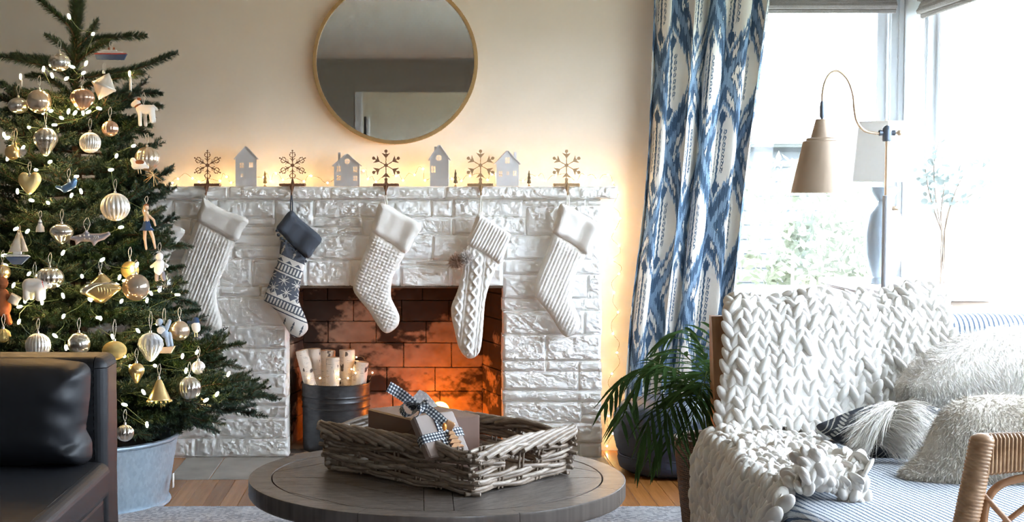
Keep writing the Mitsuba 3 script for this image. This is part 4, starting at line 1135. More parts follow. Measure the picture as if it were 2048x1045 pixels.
# clear glass cloche
k, p, s = figure('glass_dome_ornament', 'clear glass dome ornament with a silver star inside at the right side of the tree', 331, 566, keep=.04)
put(k + '__dome', moved(lathe([(1e-4, 27), (3, 26), (8, 21), (14, 10), (16, -2), (15, -16), (12, -22), (1e-4, -23)], 28), p, s=s), 'glass_clear', True)
put(k + '__star', cat([tube([p + np.array([-math.cos(a), 0, -math.sin(a) - .6]) * 8 * s, p + np.array([math.cos(a), 0, math.sin(a) - .6]) * 8 * s], .001, 5) for a in (.2, 1.25, 2.3)]), 'glass_silver')
hang(k, p + np.array([0, 0, 27]) * s, .035)
# figure on a wooden sled
k, p, s = figure('sled_ornament', 'grey blue felt figure on a small wooden sled ornament', 330, 668, keep=.045)
put(k + '__figure', moved(body_mesh(P2(s, [((-4, 0, 10), 8, (2, 0, 0), 8), ((-10, 0, 24), 7, (-9, 0, 25), 7), ((4, 0, 10), 5, (11, 0, 26), 4), ((4, 0, 0), 5, (8, -2, -22), 3.6), ((10, 2, 0), 5, (15, 2, -22), 3.6)])), p), 'blue_felt', True)
put(k + '__cape', ellip(p + np.array([-5, -4, 8]) * s, (9 * s, 5.5 * s, 8 * s), 8), 'wool_white', True)
put(k + '__sled', hull([p + np.array(c) * s for c in ((-15, -8, -28), (22, -8, -24), (-15, 8, -28), (22, 8, -24), (-12, -6, -38), (14, -6, -38), (-12, 6, -38), (14, 6, -38))]), 'pale_wood')
hang(k, p + np.array([0, 0, 20]) * s, .06, False)
# blue and white bird perched at the right
k, p, s = figure('bird_ornament', 'blue and white felt bird ornament with orange legs perched on a right bough', 391, 651, f=1.05, keep=.03)
put(k + '__body', moved(body_mesh(P2(s, [((2, 0, 0), 9, (3, 0, -6), 8.5)])), p), 'wool_white', True)
put(k + '__back', moved(body_mesh(P2(s, [((2, .6, 10), 7.5, (0, 2.5, 2), 8.5), ((0, 3, 4), 4, (-13, 2, 7), 3)])), p), 'navy_cloth', True, label='navy blue head, back and tail')
put(k + '__beak', hull([p + np.array(c) * s for c in ((8, -1.5, 10), (8, 1.5, 10), (8, 0, 13), (14, -1, 11))]), 'gold_matte')
put(k + '__leg', cat([tube([p + np.array([x, -1, -13]) * s, p + np.array([x, -1, -23]) * s], 1.0 * s, 5) for x in (0, 5)]), 'gold_matte')
# brown bear at the left edge
k, p, s = figure('brown_bear_ornament', 'reddish brown felt bear ornament holding a cream drum at the left edge of the photo', 16, 600, keep=.055)
put(k + '__body', moved(body_mesh(P2(s, [((-10, 0, 10), 15, (-8, 0, -16), 17), ((-8, 0, 34), 12, (-8, 0, 35), 12), ((0, -4, 10), 6, (16, -8, 2), 5), ((-2, 0, -28), 8, (6, -4, -44), 6.5)])), p), 'brown_cloth', True)
put(k + '__drum', moved(lathe([(1e-4, 9), (11, 9), (11.5, 6), (10.5, 5), (10.5, -5), (11.5, -6), (11, -9), (1e-4, -9)], 18), p + np.array([18, -8, 2]) * s, R=rot([0, 1, 0], .5), s=s), 'sail_cloth', True)
hang(k, p + np.array([-8, 0, 46]) * s, .04, False)
# angel with fan wings at the left edge
k, p, s = figure('angel_ornament', 'little gold angel ornament with pleated silver wings at the left edge', 34, 300, keep=.04)
put(k + '__body', moved(lathe([(1e-4, 16), (4, 12), (2.5, 9), (4, 4), (9, -15), (1e-4, -15)], 14), p, s=s), 'glass_gold', True)
for sx in (-1, 1):
    fan = [np.array([0, 2, 2.0])] + [np.array([sx * 22 * math.cos(a), 2 + (1.2 if i % 2 else -1.2), -2 - 22 * math.sin(a) * .7]) for i, a in enumerate(np.linspace(-.2, 1.2, 11))]
    v = np.array(fan) * s + p
    put(k + '__wing', tm(v, [[0, i, i + 1] for i in range(1, 11)]), 'glitter_silver')
hang(k, p + np.array([0, 0, 16]) * s, .05, False)
# clip candles
for px, py, lab in ((43, 173, 'white clip candle with lit bulb on an upper left bough'), (261, 167, 'white clip candle with lit bulb on an upper right bough')):
    q = at(px, py, TD - .10)
    k = thing('clip_candle', lab, 'candle', 'clip candles on the christmas tree')
    put(k + '__candle', moved(lathe([(1e-4, .026), (.0052, .026), (.0054, -.034), (1e-4, -.034)], 12), q), 'candle_wax', True)
    put(k + '__flame_bulb', moved(ellip((0, 0, 0), (.0055, .0055, .012), 6), q + [-.003, 0, .038]), 'bulb_glass', True, emitter=bulb_emit(WARM, 40.0))
    put(k + '__clip', moved(hull([[-.006, -.006, -.034], [.006, -.006, -.034], [0, .006, -.034], [0, 0, -.05]]), q), 'glass_gold')

# ---- boughs
mat('fir_needles', princ({'type': 'mesh_attribute', 'name': 'vertex_color'}, 0.5, spec=0.35))
mat('fir_bark', princ((0.085, 0.055, 0.035), 0.9, spec=0.1))
tree = thing('christmas_tree', 'tall decorated fir christmas tree in a galvanized tub at the left', 'christmas tree')
tg = np.random.default_rng(11)
KO_C = np.array([c for c, _ in KEEP_OUT]); KO_R = np.array([r for _, r in KEEP_OUT])
LB = [on_tree(x, y, .99) for x, y in LIGHTS]
KO_C = np.vstack([KO_C, LB]); KO_R = np.concatenate([KO_R, np.full(len(LB), .016)])


def twig(p, needles, cols, dens, nl=.0185, up=.35, tone=0.0):
    """Needles around the polyline p."""
    p = np.asarray(p, float)
    L = np.linalg.norm(np.diff(p, axis=0), axis=1)
    S = np.concatenate([[0], np.cumsum(L)])
    n = int(S[-1] * dens)
    if n < 4:
        return
    s = np.sort(tg.uniform(0, S[-1], n))
    c = np.stack([np.interp(s, S, p[:, i]) for i in range(3)], 1)
    k = np.clip(np.searchsorted(S, s) - 1, 0, len(L) - 1)
    t = np.diff(p, axis=0)[k] / L[k][:, None]
    r = tg.normal(size=(n, 3)); r[:, 2] += up
    r -= t * (r * t).sum(1)[:, None]; r /= np.linalg.norm(r, axis=1, keepdims=True) + 1e-9
    taper = np.clip((S[-1] - s) / .03, .55, 1) * np.clip(.6 + s / .03, .6, 1)
    d = r * tg.uniform(.75, .95, n)[:, None] + t * tg.uniform(.35, .85, n)[:, None]
    tip = c + d * (nl * taper * tg.uniform(.8, 1.15, n))[:, None]
    # room for the hanging things and for the sight line in front of them
    mid = (c + tip) / 2
    dd = mid[:, None] - KO_C[None]
    near = (dd ** 2).sum(-1) < KO_R ** 2
    front = (dd[..., 1] < 0) & (dd[..., 1] > -.13) & (dd[..., 0] ** 2 + dd[..., 2] ** 2 < (KO_R * .9) ** 2)
    ok = ~(near | front).any(1)
    c, tip, r, t = c[ok], tip[ok], r[ok], t[ok]
    n = len(c)
    if not n:
        return
    w = np.cross(tip - c, tg.normal(size=(n, 3)) * .4 + [0, 0, 1]); w /= np.linalg.norm(w, axis=1, keepdims=True) + 1e-9
    w *= .00145
    v = np.stack([c - w * .7, c + w * .7, (c + tip) / 2 + w, tip, (c + tip) / 2 - w], 1)
    needles.append(v)
    base = np.array([.015, .034, .012]) * (1 - tone) + np.array([.034, .062, .048]) * tone
    col = base * tg.uniform(.65, 1.35, (n, 1))
    cols.append(np.repeat(col[:, None], 5, 1))


def bough(p, key, dens=1500, side=True, fan=None, nl=.0215, thick=.006, sub=1.0):
    """A bough along the polyline p with side shoots in its plane."""
    p = smoothpath(p, 5)
    S = np.concatenate([[0], np.cumsum(np.linalg.norm(np.diff(p, axis=0), axis=1))])
    L = S[-1]
    nd, cl = [], []
    tone = tg.uniform(0, .8)
    wood = [tube(p, np.linspace(thick, .0016, len(p)), 5)]
    q = p[S > L * (.30 if side else .0)]
    if len(q) > 1:
        twig(q, nd, cl, dens, nl, tone=tone)
    if side:
        t0 = p[-1] - p[0]; t0 = t0 / np.linalg.norm(t0)
        nrm = np.cross(t0, [0, 0, 1]); nrm /= np.linalg.norm(nrm) + 1e-9
        s = L * .22
        sgn = 1
        while s < L * .93:
            c = np.array([np.interp(s, S, p[:, i]) for i in range(3)])
            k = min(np.searchsorted(S, s), len(p) - 2)
            t = p[k + 1] - p[k]; t = t / np.linalg.norm(t)
            l = min(.30, (L - s) * tg.uniform(.50, .75) + .035) * sub
            a = tg.uniform(.65, .95)
            d = t * math.cos(a) + (nrm * sgn + np.array([0, 0, tg.uniform(-.25, .45)])) * math.sin(a)
            d /= np.linalg.norm(d)
            e = c + d * l + np.array([0, 0, tg.uniform(-.015, .03)])
            m = (c + e) / 2 + t * l * .05
            tw = smoothpath([c, m, e], 4)
            wood.append(tube(tw, np.linspace(.0026, .0012, len(tw)), 4, False))
            twig(tw, nd, cl, dens, nl, tone=tone + tg.uniform(-.2, .2))
            if l > .12:
                for f_ in (.40, .68):
                    for s2 in (-1, 1):
                        c2 = c + d * l * f_
                        d2 = d * .75 + np.cross(d, [0, 0, 1]) * s2 * .65 + np.array([0, 0, tg.uniform(-.1, .3)])
                        d2 /= np.linalg.norm(d2)
                        twig(smoothpath([c2, c2 + d2 * l * .2, c2 + d2 * l * .40], 3), nd, cl, dens, nl, tone=tone + tg.uniform(-.2, .2))
            s += tg.uniform(.024, .042) + .010 * (L > .5)
            sgn = -sgn
    if not nd:
        return
    V, C = np.vstack(nd), np.vstack(cl)
    n = len(V)
    base = np.arange(n)[:, None] * 5
    f = np.concatenate([base + [0, 1, 2], base + [0, 2, 4], base + [4, 2, 3]])
    W = cat(wood)
    k = put(tree + '__bough', tm(np.vstack([V.reshape(-1, 3), W.vertices]), np.vstack([f, np.asarray(W.faces) + 5 * n])), 'fir_needles', False,
            color=np.vstack([C.reshape(-1, 3), np.tile([[.05, .032, .02]], (len(W.vertices), 1))]))


def trunk_at(z):
    return np.array([TX, TD, z])


put(tree + '__trunk', tube([[TX, TD, .04], [TX, TD, .8], [TX, TD, 1.55], [TX, TD, 2.1]], [.045, .036, .015, .004], 12), 'fir_bark', True)


def px_bough(base, *pts, dd=0.0, **k):
    """A bough whose course was measured in the photograph: base height above the floor, then (px, py) with depth offsets."""
    P = [trunk_at(base)]
    for i, q in enumerate(pts):
        P.append(at(q[0], q[1], TD + (q[2] if len(q) > 2 else dd * (i + 1) / len(pts))))
    bough(P, tree, **k)


# the leader and the thin shoots of the top
bough([trunk_at(1.52), trunk_at(1.72), trunk_at(1.90), at(150, 30, TD), at(146, -90, TD)], tree, side=False, nl=.034, dens=5200)
bough([trunk_at(1.84), at(160, 40, TD + .01), at(166, -60, TD + .02)], tree, side=False, nl=.030, dens=3800)
for base, *pts in ((1.86, (138, 52), (105, 24), (70, -8)), (1.76, (128, 96), (90, 70)), (1.82, (178, 70, -.03), (197, 40, -.06)), (1.78, (180, 84), (240, 74), (294, 72)), (1.76, (185, 100), (222, 82)),
                   (1.66, (120, 140), (60, 126), (-6, 112)), (1.70, (100, 128), (60, 118), (22, 109)), (1.70, (110, 125), (58, 113)), (1.62, (100, 160), (52, 152)), (1.56, (90, 190), (40, 184), (-8, 166)),
                   (1.70, (215, 148), (285, 134), (354, 106)), (1.66, (220, 160), (290, 146)), (1.58, (210, 188), (270, 186), (325, 188)), (1.58, (200, 196), (262, 202)), (1.54, (240, 208), (325, 214)), (1.50, (225, 245), (305, 272)),
                   (1.50, (250, 240), (304, 253)), (1.48, (215, 222), (255, 214)), (1.52, (90, 225), (30, 222), (-10, 226)), (1.46, (80, 240), (-5, 248))):
    px_bough(base, *pts, dd=float(tg.uniform(-.12, .06)), side=False, dens=3800, nl=.027)
for base, *pts in ((1.34, (240, 330, -.10), (295, 362, -.10), (336, 385, -.08)), (1.30, (240, 360, -.05), (330, 398, -.02)), (1.08, (260, 470, -.2), (320, 470, -.15), (348, 466, -.12)), (1.06, (280, 500, -.15), (350, 492, -.1), (386, 494, -.08)),
                   (.90, (270, 570, -.2), (330, 575, -.2), (374, 566, -.15)), (.86, (280, 590, -.1), (350, 598, -.05), (400, 614, 0)), (.82, (260, 610, -.2), (330, 640, -.25), (372, 634, -.2))):
    px_bough(base, *pts, dens=1900, sub=.7)
for base, *pts in ((.55, (330, 720, -.25), (370, 690, -.28), (385, 655, -.28)), (.52, (340, 730, -.2), (430, 700, -.2), (492, 688, -.2)), (.45, (350, 780, -.15), (460, 775, -.15), (562, 800, -.12)), (.42, (340, 800, -.25), (450, 800, -.28), (535, 792, -.28)),
                   (.38, (350, 810, -.1), (450, 820, -.05), (535, 835, -.05)), (.34, (320, 820, -.3), (400, 840, -.35), (450, 850, -.35)), (.50, (330, 740, -.1), (420, 725, -.05), (488, 738, -.05)), (.36, (330, 830, -.2), (410, 855, -.2), (440, 866, -.2)),
                   (.40, (320, 790, -.35), (420, 770, -.4), (500, 760, -.4)), (.46, (300, 790, -.4), (360, 800, -.5), (420, 815, -.5))):
    px_bough(base, *pts, dens=1800, sub=.75)
# whorls of boughs all round
z = .36
while z < 1.66:
    R = env(z)
    m = int(np.interp(z, [.3, .9, 1.7], [13, 11, 8]))
    ph = tg.uniform(0, 6.28)
    for i in range(m):
        a = ph + i * 2 * math.pi / m + tg.uniform(-.2, .2)
        front = -math.sin(a)
        if front < -.5 and i % 2:
            continue
        L = R * tg.uniform(.80, 1.0)
        rise = np.interp(z, [.3, .8, 1.7], [.02, .06, .14]) * tg.uniform(.3, 1.3)
        c, s = math.cos(a), math.sin(a)
        if TX + c * L < WX0 + .35:
            L = min(L, .6)
        sag = -.05 * L
        bough([trunk_at(z), trunk_at(z) + [c * L * .5, s * L * .5, rise * .35 + sag], trunk_at(z) + [c * L, s * L, rise]], tree, dens=1750 if front > -.2 else 800, sub=.9)
    z += np.interp(z, [.3, 1.7], [.078, .085])
# tree lights
path, rest = [], list(range(len(LB)))
rest.sort(key=lambda i: -LB[i][2])
cur = rest.pop(0); order = [cur]
while rest:
    j = min(rest, key=lambda i: np.linalg.norm((LB[i] - LB[cur]) * [1, 1, 1.8]))
    rest.remove(j); order.append(j); cur = j
wp = []
for a, b in zip(order[:-1], order[1:]):
    mid = (LB[a] + LB[b]) / 2
    inward = np.array([TX, TD, mid[2]]) - mid
    wp += [LB[a], mid + inward * .22 + [0, 0, -.01]]
string_lights('warm white string lights wound through the christmas tree', [wp + [LB[order[-1]]]], LB, 62.0, 'wire_green', .0014, ellip((0, 0, 0), (.0058, .0058, .0115), 5), weight=1.0, seed=4)

# the tub
mat('galvanized', princ(proc(lambda p, n, uv: mix((0.30, 0.385, 0.46), (0.44, 0.53, 0.60), voronoi((p.x + p.y) * 70, p.z * 70)[2] * .5 + .5 * fbm(p.x * 14, p.y * 14, p.z * 14))), 0.42, 0.55))
tub = thing('galvanized_tub', 'round galvanized metal tub holding the christmas tree', 'tub')
tr, tb, th = 0.392, 0.350, 0.272
put(tub + '__body', moved(lathe([(tb, .012), (tb + (tr - tb) * .95, th * .95), (tr, th), (tr - .006, th + .001), (tb - .006, .02), (.001, .018)], 72), (TX, TD, 0)), 'galvanized', 40)
put(tub + '__rim', moved(lathe([(tr - .008, th - .006), (tr, th - .012), (tr + .008, th - .006), (tr + .009, th + .003), (tr, th + .009), (tr - .008, th + .004), (tr - .008, th - .006)], 72), (TX, TD, 0)), 'galvanized', True)
put(tub + '__foot_ring', moved(lathe([(tb - .004, .001), (tb + .010, .001), (tb + .013, .008), (tb + .008, .016), (tb - .004, .016)], 72), (TX, TD, 0)), 'galvanized', True)
ha = math.atan2(-1, .32)
hc = np.array([TX + (tr - .012) * math.cos(ha), TD + (tr - .012) * math.sin(ha), .205])
hd = np.array([-math.sin(ha), math.cos(ha), 0]); ho = np.array([math.cos(ha), math.sin(ha), 0])
put(tub + '__handle', cat(tube(smoothpath([hc + hd * .012 + ho * .004, hc + hd * .014 + ho * .02 + [0, 0, -.04], hc + ho * .018 + [0, 0, -.075], hc - hd * .014 + ho * .02 + [0, 0, -.04], hc - hd * .012 + ho * .004], 5), .005, 7),
                          ellip(hc + ho * .004, (.022, .010, .022), 8)), 'galvanized', True)
put(tub + '__tag', moved(bbox(-.002, .002, -.012, .012, -.028, .028, .001), (TX + tr * .985, TD - .06, .10)), 'wool_white', label='white paper tag')
mat('tub_soil', princ((0.05, 0.035, 0.025), 0.95))
put(tub + '__soil', moved(lathe([(.001, .225), (tr - .02, .215)], 40), (TX, TD, 0)), 'tub_soil')
# ---------------------------------------------------------------- rug
def rug_col(p, n, uv):
    k = cell_rand(p.x * 95, p.y * 60) * .6 + fbm(p.x * 9, p.y * 9, 1.0) * .55
    return mix((0.135, 0.14, 0.16), (0.40, 0.40, 0.41), k)


mat('rug_wool', bumped(princ(proc(rug_col), 0.95, spec=0.1), lambda p, n, uv: dr.abs(dr.sin(p.x * 260)) * dr.abs(dr.sin(p.y * 170)), 0.004))
nx, ny = 220, 160
gx, gy = np.meshgrid(np.linspace(-2.25, 1.95, nx), np.linspace(2.2, 5.765, ny), indexing='ij')
edge = np.minimum(np.minimum(gx + 2.25, 1.95 - gx), np.minimum(gy - 2.2, 5.765 - gy))
gz = 0.011 * np.clip(edge / .012, 0, 1) ** .5 + .0015 + .0014 * rng.random(gx.shape)
single('rug', sheet(np.stack([gx, gy + .01 * (meshkit.noise(np.stack([gx * 7, gy * 7, gx * 0], -1)) - .5), gz], -1), 0), 'rug_wool', 'mottled grey woven rug on the wooden floor under the round table', 'rug', smooth=True)

# ---------------------------------------------------------------- sofa
mat('velvet', princ((0.007, 0.008, 0.010), 0.5, spec=0.3, sheen=0.25))
sofa = thing('sofa', 'dark charcoal velvet sofa with loose cushions in the lower left corner', 'sofa')
sxr = at(212, 800, 4.33)[0]
sz = at(100, 704, 4.50)[2]


def soften(m, amp, seed, freq=6.0, it=2, sub=.03):
    """Finer triangles and slack folds for an upholstered block."""
    v, f = trimesh.remesh.subdivide_to_size(m.vertices, m.faces, sub, max_iter=20)
    t = trimesh.Trimesh(v, f, process=True)
    trimesh.smoothing.filter_taubin(t, iterations=it)
    n = t.vertex_normals
    q = np.asarray(t.vertices)
    return tm(q + n * ((meshkit.fbm(q * freq + seed, 3) - .5) * amp)[:, None], t.faces)


put(sofa + '__back_panel', soften(rbox(-2.55, sxr, 4.33, 4.52, .07, sz, .035), .006, 1), 'velvet', True)
put(sofa + '__base', soften(rbox(-2.55, at(205, 1000, 4.25)[0] - .012, 3.40, 4.34, .07, at(208, 1004, 4.25)[2] - .002, .02), .004, 2), 'velvet', True)
s0, s1 = at(208, 1004, 4.25)[2], at(207, 931, 4.25)[2]
m = rbox(-2.55, at(207, 960, 4.2)[0], 3.38, 4.32, s0, s1, .032)
m = soften(m, .008, 3, sub=.025)
v = m.vertices.copy()
v[:, 2] += np.where(v[:, 2] > (s0 + s1) / 2, .018 * np.sin(np.clip((v[:, 1] - 3.38) / .94, 0, 1) * np.pi) * np.clip((sxr - v[:, 0]) / .25, 0, 1), 0)
put(sofa + '__seat_cushion', tm(v, m.faces), 'velvet', True)
cz0, cz1, cx1 = s1 - .002, at(100, 728, 4.15)[2], at(166, 800, 4.13)[0]
out = [(-2.5, cz0 + .02), (-2.5, cz1), (cx1 - .35, cz1 + .006), (cx1 - .12, cz1 + .006), (cx1 - .02, cz1 - .006), (cx1, cz1 - .03), (cx1 - .003, cz1 - .10), (cx1 - .012, cz1 - .17), (cx1 - .018, cz1 - .20), (cx1 + .0, cz1 - .235), (cx1 + .002, cz0 + .03), (cx1 - .02, cz0 + .006), (cx1 - .4, cz0)]


def crease(q):
    u, v_ = q[:, 0] - cx1, q[:, 1] - cz0
    near = np.exp(-((u + .04) / .06) ** 2)
    return -.016 * near * np.exp(-((v_ - .085 - .35 * (u + .02)) / .013) ** 2) + .010 * near * np.sin(v_ * 75 + u * 30) * .5 - .012 * np.exp(-((v_ - .02 - .04 * np.sin(u * 14)) / .012) ** 2) * np.clip(-u * 3, 0, 1) * np.clip((u + .5) * 2, 0, 1)


m, q = puff(np.array(out), .13, .10, .012, crease, .8)
put(sofa + '__back_cushion', moved(m, (0, 4.235, 0)), 'velvet', True)
put(sofa + '__leg', moved(lathe([(1e-4, .0705), (.022, .07), (.016, .0125), (1e-4, .0125)], 14), (sxr - .06, 4.42, 0)), 'dark_metal')
put(sofa + '__leg', moved(lathe([(1e-4, .0705), (.022, .07), (.016, .0125), (1e-4, .0125)], 14), (sxr - .06, 3.48, 0)), 'dark_metal')
put(sofa + '__leg', moved(lathe([(1e-4, .0705), (.022, .07), (.016, .0025), (1e-4, .0025)], 14), (-2.46, 4.42, 0)), 'dark_metal')
put(sofa + '__leg', moved(lathe([(1e-4, .0705), (.022, .07), (.016, .0025), (1e-4, .0025)], 14), (-2.46, 3.48, 0)), 'dark_metal')

# ---------------------------------------------------------------- round coffee table
def table_col(p, n, uv):
    g = fbm(p.x * 14 + p.y * 2, p.y * 70, 2.0, 3) * .55 + fbm(p.x * 60, p.y * 160, 5.0) * .45
    return mix((0.046, 0.037, 0.031), (0.115, 0.097, 0.083), g)


def table_col2(p, n, uv):
    g = fbm((p.x + p.y) * 12, (p.x - p.y) * 70, 2.0, 3) * .6 + fbm((p.x + p.y) * 50, (p.x - p.y) * 160, 4.0) * .4
    return mix((0.042, 0.035, 0.030), (0.105, 0.090, 0.079), g)


mat('table_wood', bumped(princ(proc(table_col), 0.30, spec=0.7, clearcoat=0.5, clearcoat_gloss=0.75), lambda p, n, uv: fbm(p.x * 60, p.y * 240, 1.0), 0.0006))
mat('table_plank', bumped(princ(proc(table_col2), 0.31, spec=0.7, clearcoat=0.5, clearcoat_gloss=0.75), lambda p, n, uv: fbm((p.x + p.y) * 60, (p.x - p.y) * 240, 1.0), 0.0006))
TY, TZ, TR, TRI = 4.15, 0.452, 0.533, 0.468
TCX = at(873.5, 960, TY)[0]
table = thing('coffee_table', 'round weathered grey brown wooden coffee table with planked top in the foreground', 'coffee table')


def slab(poly, z0, z1):
    ms = [trimesh.creation.extrude_polygon(g, z1 - z0, engine='earcut') for g in getattr(poly, 'geoms', [poly]) if g.area > 1e-5]
    return moved(cat(ms), (TCX, TY, z0)) if ms else None


for k in range(8):
    a0, a1 = k * math.pi / 4 + .39, (k + 1) * math.pi / 4 + .39
    n = 18
    prof = np.array([(TRI + .001, TZ - .02), (TRI + .001, TZ - .002), (TRI + .003, TZ), (TR - .005, TZ), (TR - .001, TZ - .0015), (TR, TZ - .006), (TR, TZ - .044), (TR - .004, TZ - .050), (TRI + .001, TZ - .050)])
    aa = np.linspace(a0 + .0012, a1 - .0012, n)
    P = np.stack([prof[None, :, 0] * np.cos(aa)[:, None] + TCX, prof[None, :, 0] * np.sin(aa)[:, None] + TY, prof[None, :, 1] + 0 * aa[:, None]], -1)
    m = sheet(P)
    put(table + '__rim_segment', tm(m.vertices, m.faces[:, ::-1]), 'table_wood', 40)
disc = Point(0, 0).buffer(TRI - .0012, quad_segs=32)
W2 = .038
put(table + '__cross_board', slab(disc.intersection(sbox(-W2, -1, W2, 1)).buffer(-.0008), TZ - .02, TZ - .0006), 'table_wood')
for s in (-1, 1):
    put(table + '__cross_board', slab(disc.intersection(sbox(-1, -W2, -W2, W2) if s < 0 else sbox(W2, -W2, 1, W2)).buffer(-.0008), TZ - .02, TZ - .0006), 'table_wood')
for sx in (-1, 1):
    for sy in (-1, 1):
        quad = disc.intersection(sbox(min(sx * W2, sx), min(sy * W2, sy), max(sx * W2, sx), max(sy * W2, sy)))
        for i in range(7):
            a, b = .09 * i, .09 * (i + 1)                       # diagonal boards: |x| + |y| between limits
            band = Polygon([(sx * (a * 1.414 + 0), 0), (sx * b * 1.414, 0), (0, sy * b * 1.414), (0, sy * a * 1.414)]).buffer(0)
            g = quad.intersection(band).buffer(-.0009)
            if g.area > 4e-4:
                put(table + '__plank', slab(g, TZ - .02, TZ - .0004 - .0006 * rng.random()), 'table_plank' if sx * sy < 0 else 'table_wood')
put(table + '__under_top', moved(lathe([(1e-4, TZ - .021), (TRI + .02, TZ - .021), (TRI + .02, TZ - .048), (1e-4, TZ - .048)], 48), (TCX, TY, 0)), 'table_wood')
put(table + '__pedestal', moved(lathe([(.10, TZ - .048), (.11, TZ - .08), (.07, TZ - .12), (.06, .20), (.09, .12), (.13, .09), (.15, .05)], 32), (TCX, TY, 0)), 'table_wood', 40)
for k in range(4):
    a = k * math.pi / 2 + .785
    put(table + '__foot', moved(hull([[.05, s * .045, .13] for s in (-1, 1)] + [[.05, s * .045, .03] for s in (-1, 1)] + [[.40, s * .035, .0135] for s in (-1, 1)] + [[.40, s * .035, .05] for s in (-1, 1)]), (TCX, TY, 0), rz=a), 'table_wood')

# ---------------------------------------------------------------- willow basket
mat('willow', princ(proc(lambda p, n, uv: mix((0.078, 0.055, 0.036), (0.25, 0.19, 0.14), fbm(p.x * 55, p.y * 55, p.z * 130, 3))), 0.45, spec=0.4))
mat('willow_pale', princ(proc(lambda p, n, uv: mix((0.13, 0.10, 0.075), (0.36, 0.30, 0.24), fbm(p.x * 50, p.y * 50, p.z * 120, 3))), 0.45, spec=0.4))
mat('willow_end', princ((0.55, 0.47, 0.36), 0.8))
bk = thing('willow_basket', 'low rectangular grey willow basket standing on the round table', 'basket')
N_ = at(941, 1000, 3.86)[:2]
E1 = np.array([-.728, .686]); E2 = np.array([.686, .728])
L1, L2 = .535, .405
BC = np.array([N_[0], N_[1]]) + E1 * L1 / 2 + E2 * L2 / 2
BZ = TZ + .0015


def bp(u, v, z):
    """Basket frame: u along the long side (0..1 from the near corner), v along the short side, flaring upwards."""
    fl = 1 + .055 * (z / .14)
    q = BC + E1 * ((u - .5) * L1 * fl) + E2 * ((v - .5) * L2 * fl)
    return np.array([q[0], q[1], BZ + z])


SIDES = [((0, 0), (1, 0)), ((0, 0), (0, 1)), ((1, 0), (1, 1)), ((0, 1), (1, 1))]          # front-left, front-right (handle), back-left (handle), back-right
for si, (a, b) in enumerate(SIDES):
    a, b = np.array(a, float), np.array(b, float)
    Ls = L1 if si in (0, 3) else L2
    out = np.array([-(b - a)[1], (b - a)[0]]) * (1 if si in (1, 3) else -1)             # outward in (u, v)
    outv = (E1 * out[0] + E2 * out[1])
    outv = outv / np.linalg.norm(outv)
    nst = 7 if Ls > .5 else 5
    for k in range(nst):
        s = (k + .5) / nst
        q = a + (b - a) * s
        for o in (-.008, .008):
            w = (b - a) * o / Ls
            put(bk + '__stake', tube([bp(*(q + w), .002), bp(*(q + w), .07), bp(*(q + w), .128)], .0036, 6), 'willow')
    handle = si in (1, 2)
    for r in range(10):
        z = .008 + r * .0122
        for h2 in (0, 1):
            if h2 and r % 2:
                continue
            ph = math.pi * (r % 2)
            lo, hi = -.035 + rng.uniform(-.02, .02), 1.035 + rng.uniform(-.02, .02)
            spans = [(lo, hi)]
            if handle and 4 <= r <= 6:
                spans = [(lo, .30 + rng.uniform(0, .04)), (.68 - rng.uniform(0, .04), hi)]
            for c0, c1 in spans:
                ss = np.linspace(c0, c1, max(7, int(26 * (c1 - c0))))
                drift = rng.uniform(-.006, .006)
                pts = []
                for s in ss:
                    q = a + (b - a) * s
                    inout = .0075 * math.sin(s * nst * math.pi + ph + h2 * .5)
                    zz = z + h2 * .006 + drift * (s - .5) * 2 + .0045 * math.sin(s * nst * math.pi * .5 + r * 1.3 + h2)
                    p = bp(*q, max(zz, .005))
                    p[:2] += outv * (inout + .004 * h2)
                    pts.append(p)
                put(bk + '__willow_rod', tube(pts, .0062 * rng.uniform(.85, 1.12), 8), 'willow' if rng.random() < .6 else 'willow_pale', True)
    nb = 11 if Ls > .5 else 8
    for k in range(nb):
        s0 = -.03 + k / nb
        ss = np.linspace(s0, s0 + .27 / Ls, 12)
        pts = []
        for t, s in zip(np.linspace(0, 1, 12), ss):
            q = a + (b - a) * min(max(s, -.02), 1.045)
            zz = .098 + .036 * math.sin(min(t * 1.25, 1) * math.pi * .5) - .018 * max(t - .75, 0) * 4
            p = bp(*q, zz)
            p[:2] += outv * (.014 - .026 * t)
            pts.append(p)
        put(bk + '__border_rod', tube(pts, .0078 * rng.uniform(.9, 1.1), 8), 'willow' if rng.random() < .5 else 'willow_pale', True)
fl_ = [bp(u, v, .006)[:2] for u, v in ((.02, .02), (.98, .02), (.98, .98), (.02, .98))]
put(bk + '__base', hull([[x, y, z] for x, y in fl_ for z in (BZ + .003, BZ + .010)]), 'willow')

# ---------------------------------------------------------------- presents
mat('kraft_paper', princ((0.115, 0.062, 0.043), 0.36, spec=0.5))
mat('kraft_ribbed', bumped(princ((0.22, 0.165, 0.135), 0.42, spec=0.5), lambda p, n, uv: dr.sin((p.x * .8 + p.y * .6 - p.z * .4) * 1500), 0.0004))


def gingham(p, n, uv):
    a = (uv.x * 100 - dr.floor(uv.x * 100)) < .5
    b = (uv.y * 100 - dr.floor(uv.y * 100)) < .5
    k = dr.select(a, 1.0, 0.0) + dr.select(b, 1.0, 0.0)
    return dr.select(k > 1.5, mi.Color3f(.010, .012, .017), dr.select(k > .5, mi.Color3f(.105, .12, .145), mi.Color3f(.62, .62, .61)))


mat('gingham', princ(proc(gingham), 0.8, spec=0.2))


